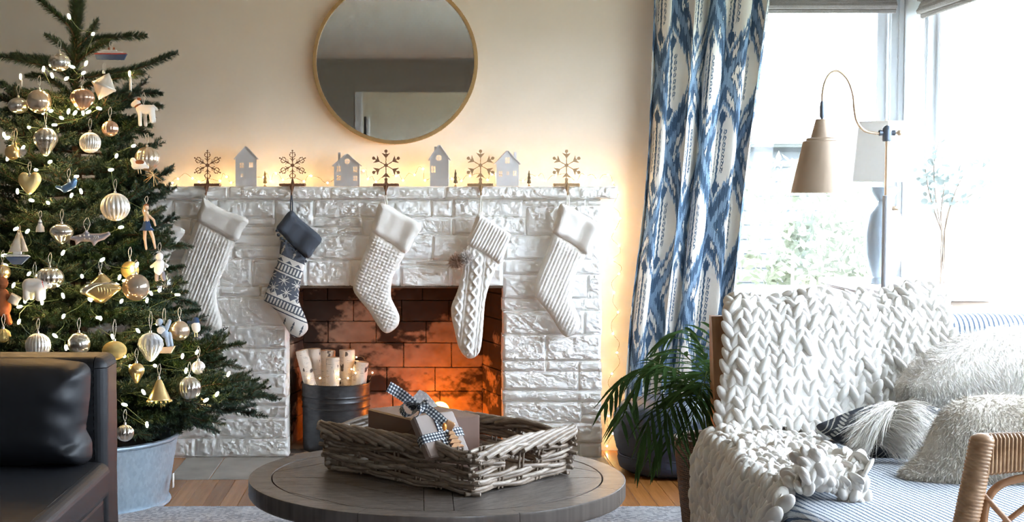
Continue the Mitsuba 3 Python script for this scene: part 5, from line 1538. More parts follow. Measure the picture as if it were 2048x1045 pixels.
def polka(p, n, uv):
    u, v = uv.x * 85, uv.y * 85
    row = dr.floor(v)
    cu = u + .5 * (row - 2 * dr.floor(row / 2))
    du, dv = cu - dr.floor(cu) - .5, v - row - .5
    return dr.select(du * du + dv * dv < .07, mi.Color3f(.86, .86, .86), mi.Color3f(.55, .55, .56))


mat('polka_card', princ(proc(polka), 0.7, spec=0.3))
mat('copper_foil', princ((0.62, 0.36, 0.20), 0.25, 0.9))
G0 = at(841, 843, 4.0)
gz = G0[2]
GL = at(735, 820, (CAM[2] - gz) * F / (820 - HZ)); GR = at(953, 831, (CAM[2] - gz) * F / (831 - HZ))
g1 = (GL - G0)[:2]; l1 = np.linalg.norm(g1); g1 /= l1
g2 = np.array([g1[1], -g1[0]]); l2 = float((GR - G0)[:2] @ g2)
gift = thing('gift_box', 'large present wrapped in brown paper lying in the willow basket', 'present')
gb = bbox(0, l1, 0, l2, BZ + .0115, gz, .004)
put(gift + '__box', tm(np.stack([G0[0] + gb.vertices[:, 0] * g1[0] + gb.vertices[:, 1] * g2[0], G0[1] + gb.vertices[:, 0] * g1[1] + gb.vertices[:, 1] * g2[1], gb.vertices[:, 2]], 1), gb.faces[:, ::-1]), 'kraft_paper')


def gp(a, b, z):
    return np.array([G0[0] + a * g1[0] + b * g2[0], G0[1] + a * g1[1] + b * g2[1], z])


for tri in (((.0, BZ + .012), (l1, BZ + .012), (l1 * .5, gz - .07)), ((.004, gz - .004), (l1 - .004, gz - .004), (l1 * .5, gz - .085))):
    put(gift + '__paper_flap', hull([gp(a, o, z) for a, z in tri for o in (0, -.0016)]), 'kraft_paper')
for tri in (((.0, BZ + .012), (l2, BZ + .012), (l2 * .5, gz - .06)), ((.004, gz - .004), (l2 - .004, gz - .004), (l2 * .5, gz - .07))):
    put(gift + '__paper_flap', hull([gp(o, b, z) for b, z in tri for o in (0, -.0016)]), 'kraft_paper')

par = thing('gift_parcel', 'small flat present tied with black and white gingham ribbon leaning on the large brown present', 'present')
A_, B_, D_ = at(827, 832, 3.945), at(906, 822, 4.02), at(908, 908, 3.93)
B_[2] = A_[2] + .004
ex = (B_ - A_); lx = np.linalg.norm(ex); ex /= lx
ey = (D_ - A_); ey -= ex * (ey @ ex); ly = np.linalg.norm(ey); ey /= ly
en = np.cross(ey, ex)
if en[2] < 0:
    en = -en
pb_ = bbox(0, lx, 0, ly, -.028, 0, .004)


def pp(a, b, c):
    return A_ + ex * a + ey * b + en * c


mm = tm(np.array([pp(*v) for v in pb_.vertices]), pb_.faces)
put(par + '__box', trimesh.Trimesh(mm.vertices, mm.faces, process=False) if np.linalg.det(np.stack([ex, ey, en])) > 0 else tm(mm.vertices, mm.faces[:, ::-1]), 'kraft_ribbed')


def ribbon(name, pts, w, wdir=None, k=6, twist=None, label=None):
    """A cloth band along pts, width w."""
    c = smoothpath(pts, k)
    t = np.gradient(c, axis=0); t /= np.linalg.norm(t, axis=1, keepdims=True)
    wd = np.broadcast_to(np.asarray(wdir, float), c.shape) if np.ndim(wdir) == 1 else np.stack([np.interp(np.linspace(0, 1, len(c)), np.linspace(0, 1, len(wdir)), np.asarray(wdir)[:, i]) for i in range(3)], 1)
    wd = wd - t * (wd * t).sum(1)[:, None]; wd /= np.linalg.norm(wd, axis=1, keepdims=True)
    s = np.concatenate([[0], np.cumsum(np.linalg.norm(np.diff(c, axis=0), axis=1))])
    u = np.linspace(-.5, .5, 6) * w
    P = c[:, None] + wd[:, None] * u[None, :, None]
    m = sheet(P, .0012)
    uv = np.stack([np.tile(u + w, len(c)), np.repeat(s, 6)], 1) * 1.1
    put(par + name, m, 'gingham', True, uv=np.vstack([uv, uv]), label=label)


RW = .030
ribbon('__ribbon', [pp(lx * .52, -.0005, -.027), pp(lx * .52, -.001, .0012), pp(lx * .52, ly * .5, .002), pp(lx * .52, ly + .001, .0012), pp(lx * .52, ly + .001, -.027)], .024, ex)
ribbon('__ribbon', [pp(-.001, ly * .58, -.027), pp(-.001, ly * .58, .0012), pp(lx * .5, ly * .55, .003), pp(lx + .001, ly * .52, .0012), pp(lx + .001, ly * .52, -.027)], .024, ey)
KN = at(831, 815, 3.95)
ribbon('__bow_tail', [KN, at(812, 797, 3.96), at(795, 785, 3.97), at(777, 774, 3.96)], RW, [.55, .35, .75], label='gingham bow tail pointing up left')
ribbon('__bow_loop', [KN, at(812, 806, 3.935), at(803, 818, 3.915), at(812, 831, 3.90), at(826, 829, 3.91), KN], RW * .85, [.35, -.75, .3])
ribbon('__bow_loop', [KN, at(846, 804, 3.93), at(848, 815, 3.91), at(842, 828, 3.905), at(838, 830, 3.92)], RW * .8, [.6, .5, .4])
ribbon('__bow_loop', [KN + [.004, 0, 0], at(852, 818, 3.915), at(872, 832, 3.90), at(888, 846, 3.895), at(898, 852, 3.90)], RW * .85, [.6, .3, .55], label='gingham loop lying along the parcel')
put(par + '__knot', ellip(KN, (.012, .012, .012), 8), 'gingham', True, uv=np.tile([[.1, .1]], (len(ellip(KN, (.012,) * 3, 8).vertices), 1)))
tagp = [at(x, y, 3.985) for x, y in ((824, 797), (839, 780), (853, 787), (877, 813), (852, 819), (838, 818))]
tc = np.mean(tagp, 0)
tg_out = np.array([[p[0] - tc[0], p[2] - tc[2]] for p in tagp])
m = flat(Polygon(tg_out), .0012)
single('gift_tag', moved(m, tc), 'polka_card', 'grey card tag with white dots standing behind the gingham bow', 'gift tag', uv=np.stack([m.vertices[:, 0] + .2, m.vertices[:, 2] + .2], 1))
orn = thing('tree_ornament', 'copper foil layered tree ornament tied to the small present', 'ornament')
oc, oz = pp(lx * .66, ly * .62, .006), en
for i, (w, off) in enumerate(((.011, 0), (.016, .013), (.020, .026), (.023, .039))):
    c = oc + ey * (off - .008)
    put(orn + '__layer', hull([c + ex * s * w * a + ey * b + en * h for s in (-1, 1) for a, b in ((.35, -.006), (1, .006)) for h in (.0, .009)]), 'copper_foil')
put(orn + '__cord', tube(smoothpath([oc + ey * -.012 + en * .005, oc + ey * -.022 + en * .01, pp(lx * .5, ly * .5, .008)], 4), .0015, 5), 'ribbon_cream')
st = thing('bow_ornament', 'small amber and copper ornament on the bow of the small present', 'ornament')
c = at(898, 851, 3.885)
put(st + '__body', moved(rbox(-.012, .014, -.006, .006, -.012, .012, .004, 4), c, R=rot([0, 1, 0], .5)), 'copper_foil', True)
put(st + '__drop', ellip(c + [-.012, -.004, -.004], (.006, .006, .011), 7), 'amber_glass', True)
# ---------------------------------------------------------------- curtain
def ikat(p, n, uv):
    """Woven ikat: a lattice of lozenges with feathered edges (uv in metres of the cloth)."""
    u, v = uv.x, uv.y
    a, b = 0.31, 0.70
    v = v + .034 * (noise(u * 330, 3.0) - .5) + .010 * (noise(u * 1100, dr.floor(v * 9)) - .5)
    i1, j1 = dr.floor(u / a + .5), dr.floor(v / b + .5)
    x1, y1 = u - i1 * a, v - j1 * b
    m1 = dr.abs(x1) / (a / 2) + dr.abs(y1) / (b / 2)
    i2, j2 = dr.floor(u / a), dr.floor(v / b)
    x2, y2 = u - (i2 + .5) * a, v - (j2 + .5) * b
    m2 = dr.abs(x2) / (a / 2) + dr.abs(y2) / (b / 2)
    first = m1 < m2
    m, x, y = dr.select(first, m1, m2), dr.select(first, x1, x2), dr.select(first, y1, y2)
    cream = mi.Color3f(.80, .775, .715)
    thread = noise(u * 700, v * 6)
    deep = mix((.026, .045, .078), (.085, .145, .225), thread)
    mid = mix((.080, .130, .20), (.28, .395, .52), thread)
    c = cream
    c = dr.select(m > .66, mid, c)
    c = dr.select((m > .72) & (m < .92), deep, c)
    gap = (m > .77) & (m < .88) & (noise(u * 45, v * 9) > .58)
    c = dr.select(gap, cream, c)
    # seeds in the middle of the lozenges
    sx, sy = (dr.abs(x) / .019), y / .030
    col = dr.floor(sx + .5)
    dx, dy = sx - col, sy + .5 * col - dr.floor(sy + .5 * col) - .5
    r = dx * dx * 1.4 + dy * dy
    inside = (dr.abs(y) < .135) & (col < dr.select(dr.abs(y) < .10, 1.6, .6)) 
    seed = inside & (r < .155) & ~((r < .03) & (col > .5))
    cap_ = (dr.abs(x) < .022 * (1 - (dr.abs(dr.abs(y) - .165) / .040))) & (dr.abs(dr.abs(y) - .165) < .040)
    stem = (dr.abs(x) < .0025) & (dr.abs(y) < .235)
    c = dr.select((seed | cap_ | stem) & (m < .60), deep, c)
    return c


mat('ikat_linen', princ(proc(ikat), 0.9, spec=0.1, sheen=0.2))
ns, nt = 220, 70
s = np.linspace(0, 1, ns)
tt = np.linspace(0, 1, nt)
ZC0, ZC1 = 0.015, 2.50
keyz = [at(1300, y, 6.9)[2] for y in (960, 780, 640, 400, 300, 150, 0, -140)]
keyl = [at(x, 300, 6.9)[0] for x in (1240, 1245, 1254, 1281, 1288, 1292, 1296, 1300)]
keyr = [at(x, 300, 6.9)[0] for x in (1466, 1470, 1478, 1499, 1511, 1530, 1548, 1560)]
P = np.zeros((ns, nt, 3))
for j, t in enumerate(tt):
    z = ZC0 + t * (ZC1 - ZC0)
    xl, xr = np.interp(z, keyz, keyl), np.interp(z, keyz, keyr)
    warp = s + .018 * np.sin(s * 17 + 1.0) + .010 * np.sin(s * 9 + 2 * t)
    amp = .040 * (.75 + .25 * t) * (.7 + .6 * meshkit.noise(np.stack([s * 5, 0 * s + 2, 0 * s], 1)))
    P[:, j, 0] = xl + (xr - xl) * warp + .012 * np.sin(s * 42 + 1.2)
    P[:, j, 1] = 6.915 + amp * np.sin(s * 5.0 * 2 * np.pi + .5 * np.sin(t * 3 + s * 6)) - .01
    P[:, j, 2] = z
uv = np.stack([np.repeat(s[:, None] * 1.06 + .045, nt, 1), P[..., 2] + .315], -1).reshape(-1, 2)
cur = thing('curtain', 'full length blue and cream ikat curtain hanging left of the back window', 'curtain')
put(cur + '__panel', sheet(P), 'ikat_linen', True, uv=uv)
put(cur + '__rod', tube([[.90, 6.93, 2.515], [1.95, 6.93, 2.515]], .011, 10), 'dark_metal', True)

# ---------------------------------------------------------------- woven roman blinds
mat('blind_weave', princ(proc(lambda p, n, uv: mix((0.17, 0.15, 0.135), (0.36, 0.335, 0.31), noise(p.z * 420, (p.x + p.y) * 7) * .6 + .4 * noise((p.x - p.y) * 420, p.z * 300))), 0.9, spec=0.1))
def blind(label, p0, p1, inward, zb, ztop, n=6):
    b = thing('roman_blind', label, 'blind', None)
    p0, p1, w = np.array(p0), np.array(p1), np.array(inward)
    for k in range(n):
        z0 = zb + k * .019
        d = .030 + .010 * ((n - k) % 3)
        prof = [(0, z0 + .034), (d * .8, z0 + .030), (d, z0 + .014), (d * .9, z0 + .002), (d * .55, z0), (0, z0 + .006)]
        pts = [np.append(e + w * o, z) for e in (p0, p1) for o, z in prof]
        put(b + '__fold', hull(pts), 'blind_weave')
    put(b + '__panel', hull([np.append(e + w * o, z) for e in (p0, p1) for o in (0.002, .008) for z in (zb + .02, ztop)]), 'blind_weave')


blind('woven roman blind pulled up in the back window', (1.30, 7.028), (2.262, 7.028), (0, -1), at(1650, 26, 7.0)[2], 2.45)
blind('woven roman blind pulled up in the right window', (2.312, 2.25), (2.312, 6.72), (-1, 0), 2.036, 2.45)

# ---------------------------------------------------------------- floor lamp
mat('lamp_shade_bronze', princ((0.33, 0.245, 0.175), 0.5, 0.25))
mat('lamp_brass', princ((0.52, 0.40, 0.28), 0.35, 0.75))
mat('lamp_iron', princ((0.10, 0.12, 0.15), 0.4, 0.6))
mat('lamp_grey', princ((0.34, 0.35, 0.37), 0.45, 0.4))
FLD = 5.62
fl = thing('floor_lamp', 'bronze floor lamp with cone shade on a curved gooseneck arm before the window', 'floor lamp')
A = lambda x, y: at(x, y, FLD)
px_ = A(1774, 266)
put(fl + '__post', tube([[px_[0], FLD, .5], [px_[0], FLD, px_[2] - .03]], .0065, 10), 'lamp_brass', True)
put(fl + '__sleeve', moved(lathe([(.013, .02), (.013, A(1772, 392)[2]), (.0065, A(1772, 392)[2] + .002)], 16), (px_[0], FLD, 0)), 'lamp_grey', 40)
put(fl + '__clamp', moved(lathe([(1e-4, .0), (.008, 0), (.0085, .02), (1e-4, .02)], 10), A(1785, 417) + [0, 0, 0], R=rot([0, 1, 0], 1.57)), 'lamp_brass', True)
put(fl + '__base', moved(lathe([(1e-4, .0165), (.13, .0165), (.14, .024), (.13, .034), (.02, .04), (1e-4, .04)], 36), (px_[0], FLD, -.0155)), 'lamp_iron', 40)
put(fl + '__joint', cat(moved(lathe([(1e-4, -.032), (.016, -.032), (.018, -.026), (.018, .010), (.016, .018), (.010, .026), (1e-4, .029)], 18), px_), moved(lathe([(.011, -.03), (.011, -.022), (.008, -.018), (.008, .018), (.011, .022), (.011, .03)], 14), px_, R=rot([0, 1, 0], 1.57))), 'lamp_iron', 40)
put(fl + '__knob', moved(lathe([(1e-4, .0), (.004, .0), (.004, .02), (.010, .024), (.011, .033), (.006, .038), (1e-4, .039)], 14), px_ + [.018, 0, 0], R=rot([0, 1, 0], 1.57)), 'lamp_brass', True)
put(fl + '__gooseneck', tube(smoothpath([A(1764, 267), A(1745, 266), A(1727, 260), A(1714, 243), A(1709, 218), A(1706, 190), A(1697, 163), A(1684, 147), A(1671, 142), A(1658, 149), A(1649, 167), A(1645, 190), A(1644.5, 210)], 6), [.0052 if k < 26 else .0042 for k in range(73)], 10), 'lamp_brass', True)
s5 = mpp(FLD)
sc = A(1644, 238)
put(fl + '__socket', moved(lathe([(1e-4, 36 * s5), (3 * s5, 35 * s5), (4.2 * s5, 28 * s5), (4.6 * s5, 4 * s5), (3 * s5, 2 * s5), (2 * s5, -3 * s5), (1e-4, -3 * s5)], 16), sc), 'lamp_iron', 40)
outp = [(1, 0), (12, -1), (12.5, -3), (21, -37), (28, -38.5), (30, -40), (30, -43), (36, -45), (37, -48), (58.5, -147)]
inn = [(57, -147), (35.5, -49), (20, -41), (11, -4), (1, -3)]
put(fl + '__shade', moved(lathe([(a * s5, b * s5) for a, b in outp + inn], 48), sc), 'lamp_shade_bronze', 35)
put(fl + '__bulb', moved(ball(.028, 8), sc + [0, 0, -.16]), 'ceramic_white', True)

# ---------------------------------------------------------------- console table under the right window
mat('console_paint', princ((0.70, 0.66, 0.61), 0.5))
mat('console_edge', princ((0.52, 0.42, 0.33), 0.5))
con = thing('console_table', 'pale painted console table with drawers standing under the right window', 'console table')
cx0, cx1, cy0, cy1, cz = 1.885, 2.262, 5.74, 6.90, 0.85
put(con + '__top', bbox(cx0, cx1, cy0, cy1, cz - .028, cz, .004), 'console_paint')
put(con + '__apron', bbox(cx0 + .03, cx1 - .01, cy0 + .03, cy1 - .03, cz - .15, cz - .029, .003), 'console_edge')
for k in range(2):
    y0 = cy0 + .06 + k * .53
    dw = put(con + '__drawer', bbox(cx0 + .012, cx0 + .029, y0, y0 + .50, cz - .14, cz - .038, .004), 'console_paint')
    put(dw + '__pull', tube(smoothpath([[cx0 + .012, y0 + .18, cz - .09], [cx0 - .006, y0 + .19, cz - .09], [cx0 - .006, y0 + .31, cz - .09], [cx0 + .012, y0 + .32, cz - .09]], 5), .004, 7), 'lamp_brass', True)
for x, y in ((cx0 + .03, cy0 + .03), (cx1 - .07, cy0 + .03), (cx0 + .03, cy1 - .07), (cx1 - .07, cy1 - .07)):
    put(con + '__leg', hull([[x + a, y + b, z] for a in (.0 + .0, .042) for b in (0, .042) for z in (cz - .15,)] + [[x + .008 + a, y + .008 + b, .0015] for a in (0, .026) for b in (0, .026)]), 'console_paint')
mat('shade_linen', princ((0.86, 0.86, 0.84), 0.9, spec=0.1))
mat('ceramic_blue', princ((0.38, 0.46, 0.55), 0.25, clearcoat=0.6))
tl = thing('table_lamp', 'table lamp with white tapered shade and pale blue ceramic base on the console table', 'table lamp')
lx_, ly_ = at(1771, 300, 6.40)[0], 6.40
zs0, zs1 = at(1771, 364, 6.4)[2], at(1771, 244, 6.4)[2]
put(tl + '__shade', moved(lathe([(.160, zs0), (.133, zs1), (.130, zs1), (.157, zs0), (.160, zs0)], 6), (lx_, ly_, 0), rz=.28), 'shade_linen')
put(tl + '__base', moved(lathe([(1e-4, cz + .001), (.055, cz + .001), (.058, cz + .02), (.05, cz + .03), (.075, cz + .12), (.082, cz + .22), (.07, cz + .30), (.035, cz + .345), (.03, cz + .36), (.055, cz + .40), (.06, cz + .42), (.012, cz + .43), (1e-4, cz + .43)], 32), (lx_, ly_, 0)), 'ceramic_blue', 50)
put(tl + '__harp', tube([[lx_, ly_, cz + .43], [lx_, ly_, zs1 + .012]], .004, 8), 'lamp_brass')
vs = thing('glass_vase', 'clear glass vase of eucalyptus on the near end of the console table', 'vase')
vx, vy = at(1890, 500, 6.02)[0], 6.02
put(vs + '__body', moved(lathe([(.030, cz + .001), (.052, cz + .002), (.058, cz + .06), (.055, cz + .14), (.040, cz + .20), (.045, cz + .235)], 32), (vx, vy, 0)), 'glass_clear', True)
put(vs + '__rim', moved(lathe([(.044, cz + .233), (.047, cz + .236), (.044, cz + .239)], 32), (vx, vy, 0)), 'glass_clear', True)
mat('eucalyptus_leaf', {'type': 'principledthin', 'base_color': rgb(0.34, 0.38, 0.36), 'roughness': 0.6, 'diff_trans': 0.5}, two=False)
mat('twig_brown', princ((0.30, 0.24, 0.19), 0.8))
er = np.random.default_rng(3)
leafm = None


def disc_leaf(c, nrm, r):
    a = np.linspace(0, 2 * np.pi, 9)[:-1]
    R = frame(nrm)
    rim = np.stack([r * np.cos(a), r * .85 * np.sin(a), .12 * r * np.cos(2 * a)], 1) @ R.T + c
    return tm(np.vstack([[c], rim]), [[0, 1 + k, 1 + (k + 1) % 8] for k in range(8)])


for lab, pts in (('tall eucalyptus stem rising straight from the glass vase', [(1885, 470), (1872, 400), (1868, 330), (1878, 283)]), ('left leaning eucalyptus stem in the glass vase', [(1886, 470), (1868, 420), (1855, 370), (1850, 330)]),
                 ('long eucalyptus stem reaching up right from the glass vase', [(1888, 470), (1905, 400), (1932, 345), (1976, 322)]), ('low eucalyptus stem reaching right from the glass vase', [(1888, 470), (1900, 415), (1935, 395), (1972, 368)]),
                 ('short bushy eucalyptus stem in the middle of the glass vase', [(1886, 470), (1882, 430), (1888, 380), (1896, 340)])):
    e = thing('eucalyptus_stem', lab, 'plant stem', 'eucalyptus stems in the glass vase')
    P_ = smoothpath([at(x, y, vy + er.uniform(-.05, .03) * (470 - y) / 150) for x, y in pts], 8)
    P_[0] = [vx + er.uniform(-.02, .02), vy + er.uniform(-.02, .02), cz + .02]
    put(e + '__stem', tube(P_, np.linspace(.0028, .0012, len(P_)), 5), 'twig_brown')
    for q in P_[9:]:
        for _ in range(2):
            if er.random() < .8:
                put(e + '__leaf', disc_leaf(q + er.normal(size=3) * [.022, .022, .012], er.normal(size=3) + [0, -1.2, .4], er.uniform(.010, .018)), 'eucalyptus_leaf', True)

# ---------------------------------------------------------------- settee
def ticking(p, n, uv):
    x = (p.x + .16 * p.y) * 1.0 / .0165
    f = x - dr.floor(x)
    k = dr.select(dr.abs(f - .5) < .15, 1.0, 0.0) + dr.select((dr.abs(f - .5) > .24) & (dr.abs(f - .5) < .29), .6, 0.0)
    return mix((0.34, 0.35, 0.36), (0.07, 0.09, 0.13), dr.clip(k, 0, 1))


mat('ticking', princ(proc(ticking), 0.9, spec=0.1))
mat('settee_wood', princ(proc(lambda p, n, uv: mix((0.27, 0.13, 0.06), (0.42, 0.23, 0.12), fbm(p.x * 70, p.y * 70, p.z * 8))), 0.4))
se = thing('settee', 'wooden settee with blue and white ticking cushions under the chunky knit throw', 'settee')
sx0, sx1 = .955, 2.10
put(se + '__seat_cushion', soften(rbox(sx0, sx1, 3.52, 4.80, .29, .448, .055), .012, 21, 4), 'ticking', True)
for x in (1.62,):
    m = rbox(1.06, 2.08, -.07, .07, 0, .40, .055)
    m = soften(m, .014, 22, 5)
    put(se + '__back_cushion', moved(moved(m, R=rot([1, 0, 0], -.20)), (0, 4.84, .450)), 'ticking', True)
for x in (1.035, 2.08):
    put(se + '__back_post', hull([[x + a, y + b, z] for (y, z) in ((4.93, .002), (4.95, .45), (5.04, at(1455, 632, 5.04)[2])) for a in (-.028, .028) for b in (-.022, .022)]), 'settee_wood')
    put(se + '__front_leg', bbox(x - .03, x + .03, 3.55, 3.61, .002, .24, .006), 'settee_wood')
put(se + '__seat_frame', cat(bbox(1.0, 2.1, 3.54, 4.97, .225, .289, .006)), 'settee_wood')
put(se + '__back_rail', bbox(1.06, 2.06, 5.0, 5.035, .70, .78, .006), 'settee_wood')

# ---- chunky knit throw
mat('chunky_wool', bumped(princ((0.55, 0.53, 0.49), 0.95, spec=0.08, sheen=0.5), lambda p, n, uv: fbm(p.x * 160, p.y * 160, p.z * 160), 0.003))
LOBE = trimesh.creation.uv_sphere(1.0, count=[9, 14])
tw = np.random.default_rng(23)
lobes_v, lobes_f, nv_ = [], [], 0


def lobe(c, along, normal, ra, rb, rc):
    """A fat stitch: ra along, rb across, rc through."""
    global nv_
    a = along / np.linalg.norm(along)
    n = normal - a * (normal @ a); n /= np.linalg.norm(n)
    b = np.cross(n, a)
    v = LOBE.vertices
    w = v[:, 2:3]
    p = c + v[:, :1] * rb * b + w * ra * a + v[:, 1:2] * rc * n
    lobes_v.append(p); lobes_f.append(LOBE.faces + nv_); nv_ += len(p)


def backing(S, off, n=24):
    """The cloth behind the stitches, closing the gaps between them."""
    global nv_
    s, t = np.linspace(0.02, .98, n), np.linspace(0.01, .99, n)
    P = np.array([[S(a, b) for b in t] for a in s])
    du, dv = np.gradient(P, axis=0), np.gradient(P, axis=1)
    N = np.cross(du, dv); N /= np.linalg.norm(N, axis=-1, keepdims=True)
    m = sheet(P + N * off)
    lobes_v.append(m.vertices); lobes_f.append(m.faces + nv_); nv_ += len(m.vertices)


def knit(S, cols, rows, wcol, wrow, thick=.020, jit=.004, skip=None, k=1.0):
    """Stitches over the surface S(s, t) -> point; columns run with t."""
    backing(S, -.004)
    for i in range(cols):
        for j in range(rows):
            s, t = (i + .5) / cols, (j + .5) / rows
            if skip is not None and skip(s, t):
                continue
            e = 1e-3
            p = S(s, t)
            du, dv = (S(min(s + e, 1), t) - S(max(s - e, 0), t)), (S(s, min(t + e, 1)) - S(s, max(t - e, 0)))
            lu, lv = np.linalg.norm(du), np.linalg.norm(dv)
            u, v = du / lu, dv / lv
            n = np.cross(u, v); n /= np.linalg.norm(n)
            W, H = lu / (2 * e) / cols, lv / (2 * e) / rows
            for sg in (-1, 1):
                al = v * math.cos(.52) + u * sg * math.sin(.52) * -1
                c = p + u * sg * W * .25 + n * thick * .3 + tw.normal(size=3) * jit
                lobe(c, al + tw.normal(size=3) * .07, n + tw.normal(size=3) * .12, H * .86 * k, W * .29 * k, thick)


def back_path(t):
    """(y, z) of the throw from behind the back over its top and down to the seat crease."""
    K = np.array([(5.07, .60), (5.07, .80), (5.03, .885), (4.95, .912), (4.862, .866), (4.805, .72), (4.752, .56), (4.70, .485)])
    d = np.concatenate([[0], np.cumsum(np.linalg.norm(np.diff(K, axis=0), axis=1))]); d /= d[-1]
    return np.interp(t, d, K[:, 0]), np.interp(t, d, K[:, 1])


def S_back(x_l0, x_l1, x_r0, x_r1, lift, zadd=0.0):
    def S(s, t):
        y, z = back_path(t)
        xl, xr = x_l0 + (x_l1 - x_l0) * t, x_r0 + (x_r1 - x_r0) * t
        x = xl + (xr - xl) * s
        bump = .012 * math.sin(s * 9 + t * 5)
        lf = .045 * max(0, 1 - s / .12)                     # falls away round the left edge
        return np.array([x, y - lift + lf * .6, z + bump + zadd * s - lf * .4])
    return S


knit(S_back(1.10, .96, 1.535, 1.50, .022), 10, 21, .07, .05, thick=.020)
knit(S_back(1.45, 1.45, 1.80, 1.74, .008, .03), 8, 20, .07, .05, thick=.020)


def S_seat(s, t):
    """Over the seat from the crease forwards; s from the left edge to the right."""
    y = 4.72 - t * .92
    xr = 1.27 - .09 * t
    x = .955 + (xr - .955) * s
    lump = .014 * math.sin(s * 7 + t * 11) + .012 * math.sin(t * 17 + s * 3)
    roll = .045 * math.exp(-((t - .93) / .10) ** 2) * min(1, s * 3) + .02 * math.exp(-((s - .95) / .12) ** 2) * t
    return np.array([x, y, .474 + abs(lump) + roll - .03 * max(0, 1 - s / .10)])


knit(S_seat, 9, 27, .06, .045, thick=.019, jit=.005)


def S_front(s, t):
    """The bunched front edge turning down and under."""
    x = .99 + .19 * s
    a = t * 2.6
    r = .046 + .010 * math.sin(s * 9)
    return np.array([x, 3.815 + .05 * s - r * math.sin(a) * .9, .502 + .03 * math.sin(s * 5 + .5) + r * math.cos(a)])


knit(S_front, 5, 5, .06, .045, thick=.021, jit=.007)


def S_drop(s, t):
    """Hanging over the left end; s from the back (far) to the front (near), t downwards."""
    y = 4.78 - s * 1.05
    z = .482 - t * .47
    x = .955 - .040 * math.sin(min(t * 4, 1) * math.pi / 2) - .012 * math.sin(s * 14 + t * 3)
    return np.array([x, y, z])


knit(S_drop, 20, 12, .065, .047, thick=.021, jit=.003)
single('knit_throw', tm(np.vstack(lobes_v), np.vstack(lobes_f)), 'chunky_wool', 'chunky cream knitted throw draped over the back and left end of the settee', 'throw blanket', smooth=True)

# ---- pillows
def strands(roots, dirs, L, w, bend, g, seg=3):
    """Hair: each strand a narrow ribbon bending towards bend."""
    n = len(roots)
    L = np.broadcast_to(L, n)
    side = np.cross(dirs, g.normal(size=(n, 3))); side /= np.linalg.norm(side, axis=1, keepdims=True) + 1e-9
    pts = [roots]
    d = dirs.copy()
    for k in range(seg):
        pts.append(pts[-1] + d * (L / seg)[:, None])
        d = d + bend / seg; d /= np.linalg.norm(d, axis=1, keepdims=True) + 1e-9
    ws = np.linspace(1, .25, seg + 1) * w
    v = np.stack([p + side * s * q for p, q in zip(pts, ws) for s in (-1, 1)], 1).reshape(-1, 3)
    m = 2 * (seg + 1)
    f = []
    b = np.arange(n)[:, None] * m
    for k in range(seg):
        f += [b + [2 * k, 2 * k + 1, 2 * k + 3], b + [2 * k, 2 * k + 3, 2 * k + 2]]
    return tm(v, np.concatenate(f))


def damask(p, n, uv):
    """Cream woven bands, lozenges and leaf sprays on charcoal (uv in centimetres)."""
    u, v = uv.x, uv.y
    dark, cr = mi.Color3f(.034, .037, .043), mi.Color3f(.36, .34, .30)
    q = u * .82 - v * .57
    r = u * .57 + v * .82
    f = q / 9.0 - dr.floor(q / 9.0)
    line = (dr.abs(f - .06) < .018) | (dr.abs(f - .94) < .018)
    c = dr.abs(r / 1.15 - dr.floor(r / 1.15) - .5)
    leaf = (dr.abs(f - .27) < .10 * (1 - c * 1.4)) & (c < .30)
    z = dr.abs((r / 6.0 - dr.floor(r / 6.0)) - .5) * 2
    loz = dr.abs(dr.abs(f - .68) / .18 + z - .8) < .13
    dots = (dr.abs(f - .68) < .07) & (dr.abs(z - .2) < .18) & (noise(u * 6, v * 6) > .45)
    return mix(dark, cr, dr.select(line | leaf | loz | dots, .9, .0) * (.75 + .25 * noise(u * 9, v * 9)))


mat('damask_cloth', princ(proc(damask), 0.9, spec=0.1))
mat('fur_white', princ((0.62, 0.59, 0.54), 0.75, spec=0.2, sheen=0.4))
mat('fur_cream', princ((0.48, 0.44, 0.375), 0.75, spec=0.2, sheen=0.4))


def pillow(key, outline, d, thick, R, m, res=.012, pw=.6, part='__cover', round_=3, tilt=0.0):
    q2 = px2xz(outline, d)
    mm, q = puff(roundpoly(q2, round_), thick, R, res, None, 1.0, pw)
    if tilt:
        v = mm.vertices.copy(); z0 = v[:, 2].min()
        v[:, 1] += (v[:, 2] - z0) * tilt
        mm = tm(v, mm.faces)
    mm = moved(mm, (0, d, 0))
    put(key + part, mm, m, True, uv=q * 100)
    return mm


gp_ = np.random.default_rng(9)
p1 = thing('patterned_pillow', 'charcoal patterned pillow with long white goat hair band on the settee', 'pillow')
P1m = pillow(p1, [(1632, 853), (1660, 840), (1700, 823), (1752, 808), (1830, 806), (1892, 826), (1900, 870), (1872, 925), (1830, 950), (1785, 935), (1740, 914), (1695, 895), (1655, 874)], 4.47, .055, .10, 'damask_cloth', .010)
spine = smoothpath([at(1795, 810, 4.405), at(1780, 824, 4.40), at(1763, 842, 4.395), (at(1753, 862, 4.395)), at(1750, 885, 4.40)], 8)
n = 2600
k_ = gp_.random(n) * (len(spine) - 1)
i0 = k_.astype(int)
root = spine[i0] + (spine[np.minimum(i0 + 1, len(spine) - 1)] - spine[i0]) * (k_ - i0)[:, None] + gp_.normal(size=(n, 3)) * .004
sgn = gp_.choice([-1, 1], n, p=[.42, .58])
dirs = np.stack([sgn * gp_.uniform(.4, 1.0, n), gp_.uniform(-.9, -.25, n), gp_.uniform(-.4, .45, n)], 1)
dirs /= np.linalg.norm(dirs, axis=1, keepdims=True)
bend = np.stack([sgn * .1 + gp_.normal(size=n) * .25, gp_.uniform(.0, .3, n), gp_.uniform(-1.7, -.8, n)], 1)
